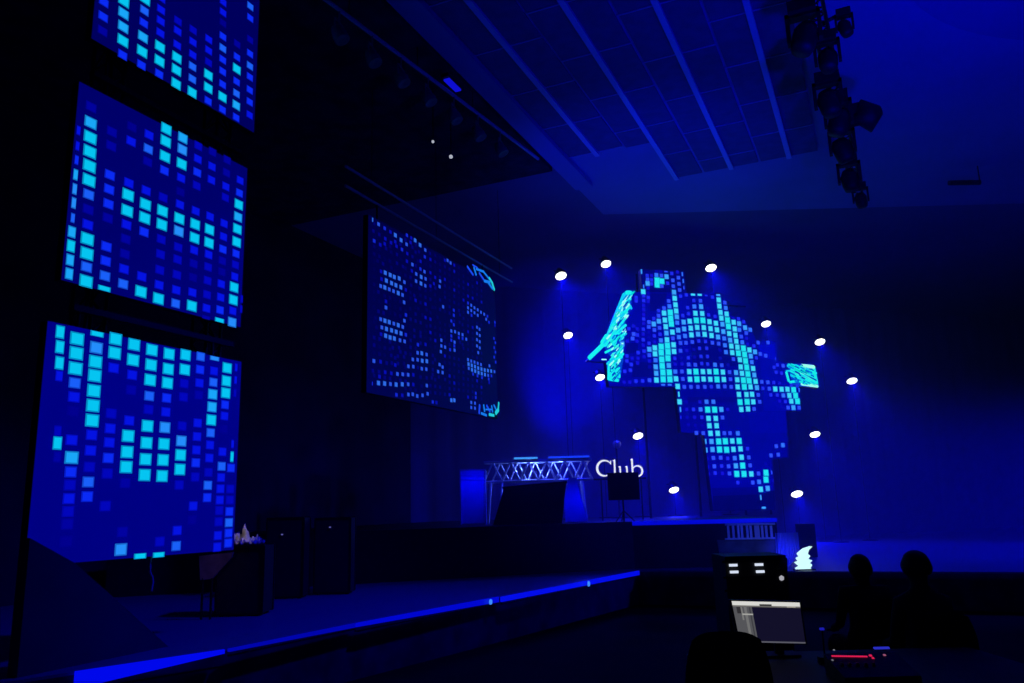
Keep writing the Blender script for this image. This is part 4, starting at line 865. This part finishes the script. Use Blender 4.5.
# little hub with a blue light
q = hf(815, 5.55, ZD); ub = thing('usb_hub', q, 'tiny box with a blue pinprick light beside the monitor', 'hub'); 
MB().box(q + VZ * .02, (.08, .05, .04), (HR, HF, VZ)).build('body', BLACK, ub); q2 = at(814.3, 630.4, 5.5)
MB().tube(q + VZ * .04, Vector((q.x, q.y, q2.z)), .006, 6).build('stem', BLACKM, ub); MB().box(Vector((q.x, q.y, q2.z)) , (.026, .02, .014), (HR, HF, VZ)).build('indicator_light', emit('ind_blue', (25, 25, 170)), ub)
# equipment rack with four white indicator bars
RF = 7.6
rk = thing('equipment_rack', hf(748, RF, ZR), 'black equipment rack with four white indicator bars below the slatted panel', 'rack')
ztop = at(748, 556, RF).z; c = hf(748, RF + .25, (ZR + ztop) / 2)
MB().box(c, (.56, .5, ztop - ZR), (HR, HF, VZ)).build('cabinet', BLACK, rk)
IW = emit('ind_bar', (215, 225, 245))
for (x, y) in ((733.3, 565.2), (734.2, 572), (759, 564.6), (760.3, 571.6)):
    MB().box(at(x, y, RF - .012), (.075, .012, .022), (HR, HF, VZ)).build('indicator_bar', IW, rk)
for y in (561, 577, 590): a = hf(748, RF - .01, at(748, y, RF).z); MB().box(a, (.48, .015, .02), (HR, HF, VZ)).build('front_plate', BLACKM, rk)
# gooseneck lamp beside the rack
q = hf(783, RF, ZR); gl = thing('gooseneck_lamp', q, 'tiny white lamp on a dark gooseneck stand right of the equipment rack', 'lamp')
t2 = at(781.5, 578, RF); MB().tube(q, (q.x, q.y, t2.z + .1), .01, 6).build('stem', BLACKM, gl); MB().lathe(q, VZ, [(0, 0), (0, .12), (.02, .12), (.03, 0)], 14).build('base', BLACKM, gl)
MB().lathe((q.x, q.y, t2.z + .14), (-.2, -.5, -1), [(-.04, 0), (-.04, .03), (.08, .05), (.1, .05)], 12).build('lamp_shade', BLACK, gl)
MB().lathe(t2, (0, 0, 1), [(-.025, 0), (-.015, .02), (.01, .022), (.025, 0)], 10).build('bulb', emit('bulb_grey', (165, 165, 175)), gl)

# ------------------------------------------------------------------ two seated operators seen from behind
def skin_body(name, nodes, edges, parent, m_, org, sub=2):
    me = bpy.data.meshes.new(name); me.from_pydata([tuple(Vector(nn[0]) - Vector(org)) for nn in nodes], edges, []); 
    o = bpy.data.objects.new(name, me); COL.objects.link(o); o.parent = parent
    sk = o.modifiers.new('skin', 'SKIN'); sk.use_smooth_shade = True
    for v, nn in zip(me.skin_vertices[0].data, nodes): v.radius = (nn[1], nn[2] if len(nn) > 2 else nn[1])
    me.skin_vertices[0].data[0].use_root = True
    ss = o.modifiers.new('sub', 'SUBSURF'); ss.levels = ss.render_levels = sub; me.materials.append(m_); return o
SKIN = mat('skin', (.35, .22, .17), .6); SHIRT = mat('dark_shirt', (.02, .02, .024), .9, noise=.2, nscale=12); HAIR = mat('black_hair', (.01, .009, .008), .6)
def person(base, fx, label, hair_w=1.0, headz=1.33):
    fx = Vector(fx).normalized(); sx = Vector((fx.y, -fx.x, 0)); B = Vector(base)
    P = lambda r, f, z: B + sx * r + fx * f + VZ * z
    root = thing('person', B, label, 'person', 'people seated beyond the operator desk')
    nd = [(P(0, 0, .52), .15, .13), (P(0, -.02, .68), .15, .12), (P(0, -.02, .85), .17, .12), (P(0, 0, 1.0), .15, .1), (P(0, .01, headz - .26), .055), (P(0, .03, headz - .17), .07, .08), (P(0, .04, headz - .08), .078, .095)]
    ed = [(0, 1), (1, 2), (2, 3), (3, 4), (4, 5), (5, 6)]
    def chain(start, pts):
        k = start
        for p_ in pts: nd.append(p_); ed.append((k, len(nd) - 1)); k = len(nd) - 1
        return k
    chain(6, [(P(0, .15, headz - .115), .012)])
    for s in (-1, 1): chain(6, [(P(s * .09, .02, headz - .11), .014)])
    for s in (-1, 1):
        hnd = chain(3, [(P(s * .17, 0, .99), .065), (P(s * .195, .04, .82), .048), (P(s * .2, .1, .7), .04), (P(s * .19, .28, .66), .032), (P(s * .15, .36, .63), .026), (P(s * .14, .42, .615), .03, .018)])
        for k, (dx, ln) in enumerate(((-.03, .07), (-.01, .08), (.01, .077), (.03, .06))):
            chain(hnd, [(P(s * (.14 + dx), .45, .61), .0095), (P(s * (.14 + dx), .45 + ln * .5, .607), .009), (P(s * (.14 + dx), .45 + ln, .59), .008)])
        chain(hnd, [(P(s * .10, .43, .61), .0105), (P(s * .085, .46, .6), .009)])
        kn_ = chain(0, [(P(s * .1, .08, .52), .095), (P(s * .12, .3, .53), .075), (P(s * .13, .47, .52), .06), (P(s * .13, .48, .28), .05), (P(s * .13, .46, .08), .036), (P(s * .13, .52, .045), .035), (P(s * .14, .64, .03), .028)])
    skin_body('body', nd, ed, root, SHIRT, B)
    # face and hands are hidden from behind: head skin, hair and a collar
    hc = P(0, .035, headz - .1)
    hr = MB(); vs = []; fs = []; nu, nv = 18, 12
    for j in range(nv + 1):
        th = PI * .66 * j / nv
        for i in range(nu):
            a = 2 * PI * i / nu; back_ = -math.cos(a)
            rr = 1.0 + .05 * math.sin(5 * a + j) * (j / nv)
            cut = 1 if back_ > -.3 or j < 6 else .86
            vs.append(hc + sx * math.sin(th) * math.sin(a) * .098 * hair_w * rr * cut + fx * (math.sin(th) * math.cos(a) * .112 * rr * cut - .008) + VZ * math.cos(th) * .122)
    for j in range(nv):
        for i in range(nu): fs.append((j * nu + i, j * nu + (i + 1) % nu, (j + 1) * nu + (i + 1) % nu, (j + 1) * nu + i))
    hr.add(vs, fs, sm=True); hr.build('hair', HAIR, root)
    return root
for (px, py, F, hw, lb) in ((858.5, 555, 7.3, .98, 'dark silhouetted person seen from behind, the smaller head above the mixer'), (914, 551.5, 6.4, 1.12, 'dark silhouetted person seen from behind, the bigger head near the right edge')):
    top = at(px, py, F); b0 = Vector((top.x, top.y, ZR))
    hz = top.z - ZR
    person(b0 - HF * .03, HF, lb, hw, hz - .01)
    office_chair(b0 - HF * .02, 'black office chair under the person with the %s head' % ('smaller' if px < 900 else 'bigger'), seat=.35, back=.48)
# thin theatrical haze over the stage
hz = MB().box((-.5, 41, 7.4), (31, 38, 12.7))
hm = bpy.data.materials.new('stage_haze'); hm.use_nodes = True; nt = hm.node_tree; nt.nodes.clear()
vo = nt.nodes.new('ShaderNodeVolumeScatter'); vo.inputs['Density'].default_value = HAZE; vo.inputs['Anisotropy'].default_value = .2
vo.inputs['Color'].default_value = (.5, .45, 1, 1)
ou = nt.nodes.new('ShaderNodeOutputMaterial'); nt.links.new(vo.outputs[0], ou.inputs['Volume'])
ho = hz.build('stage_haze', hm, org=(-.5, 41, ZS)); tag(ho, 'thin haze hanging in the air over the whole stage', 'haze', kind='stuff')
for o in bpy.data.objects:
    if '_o' in o: del o['_o']
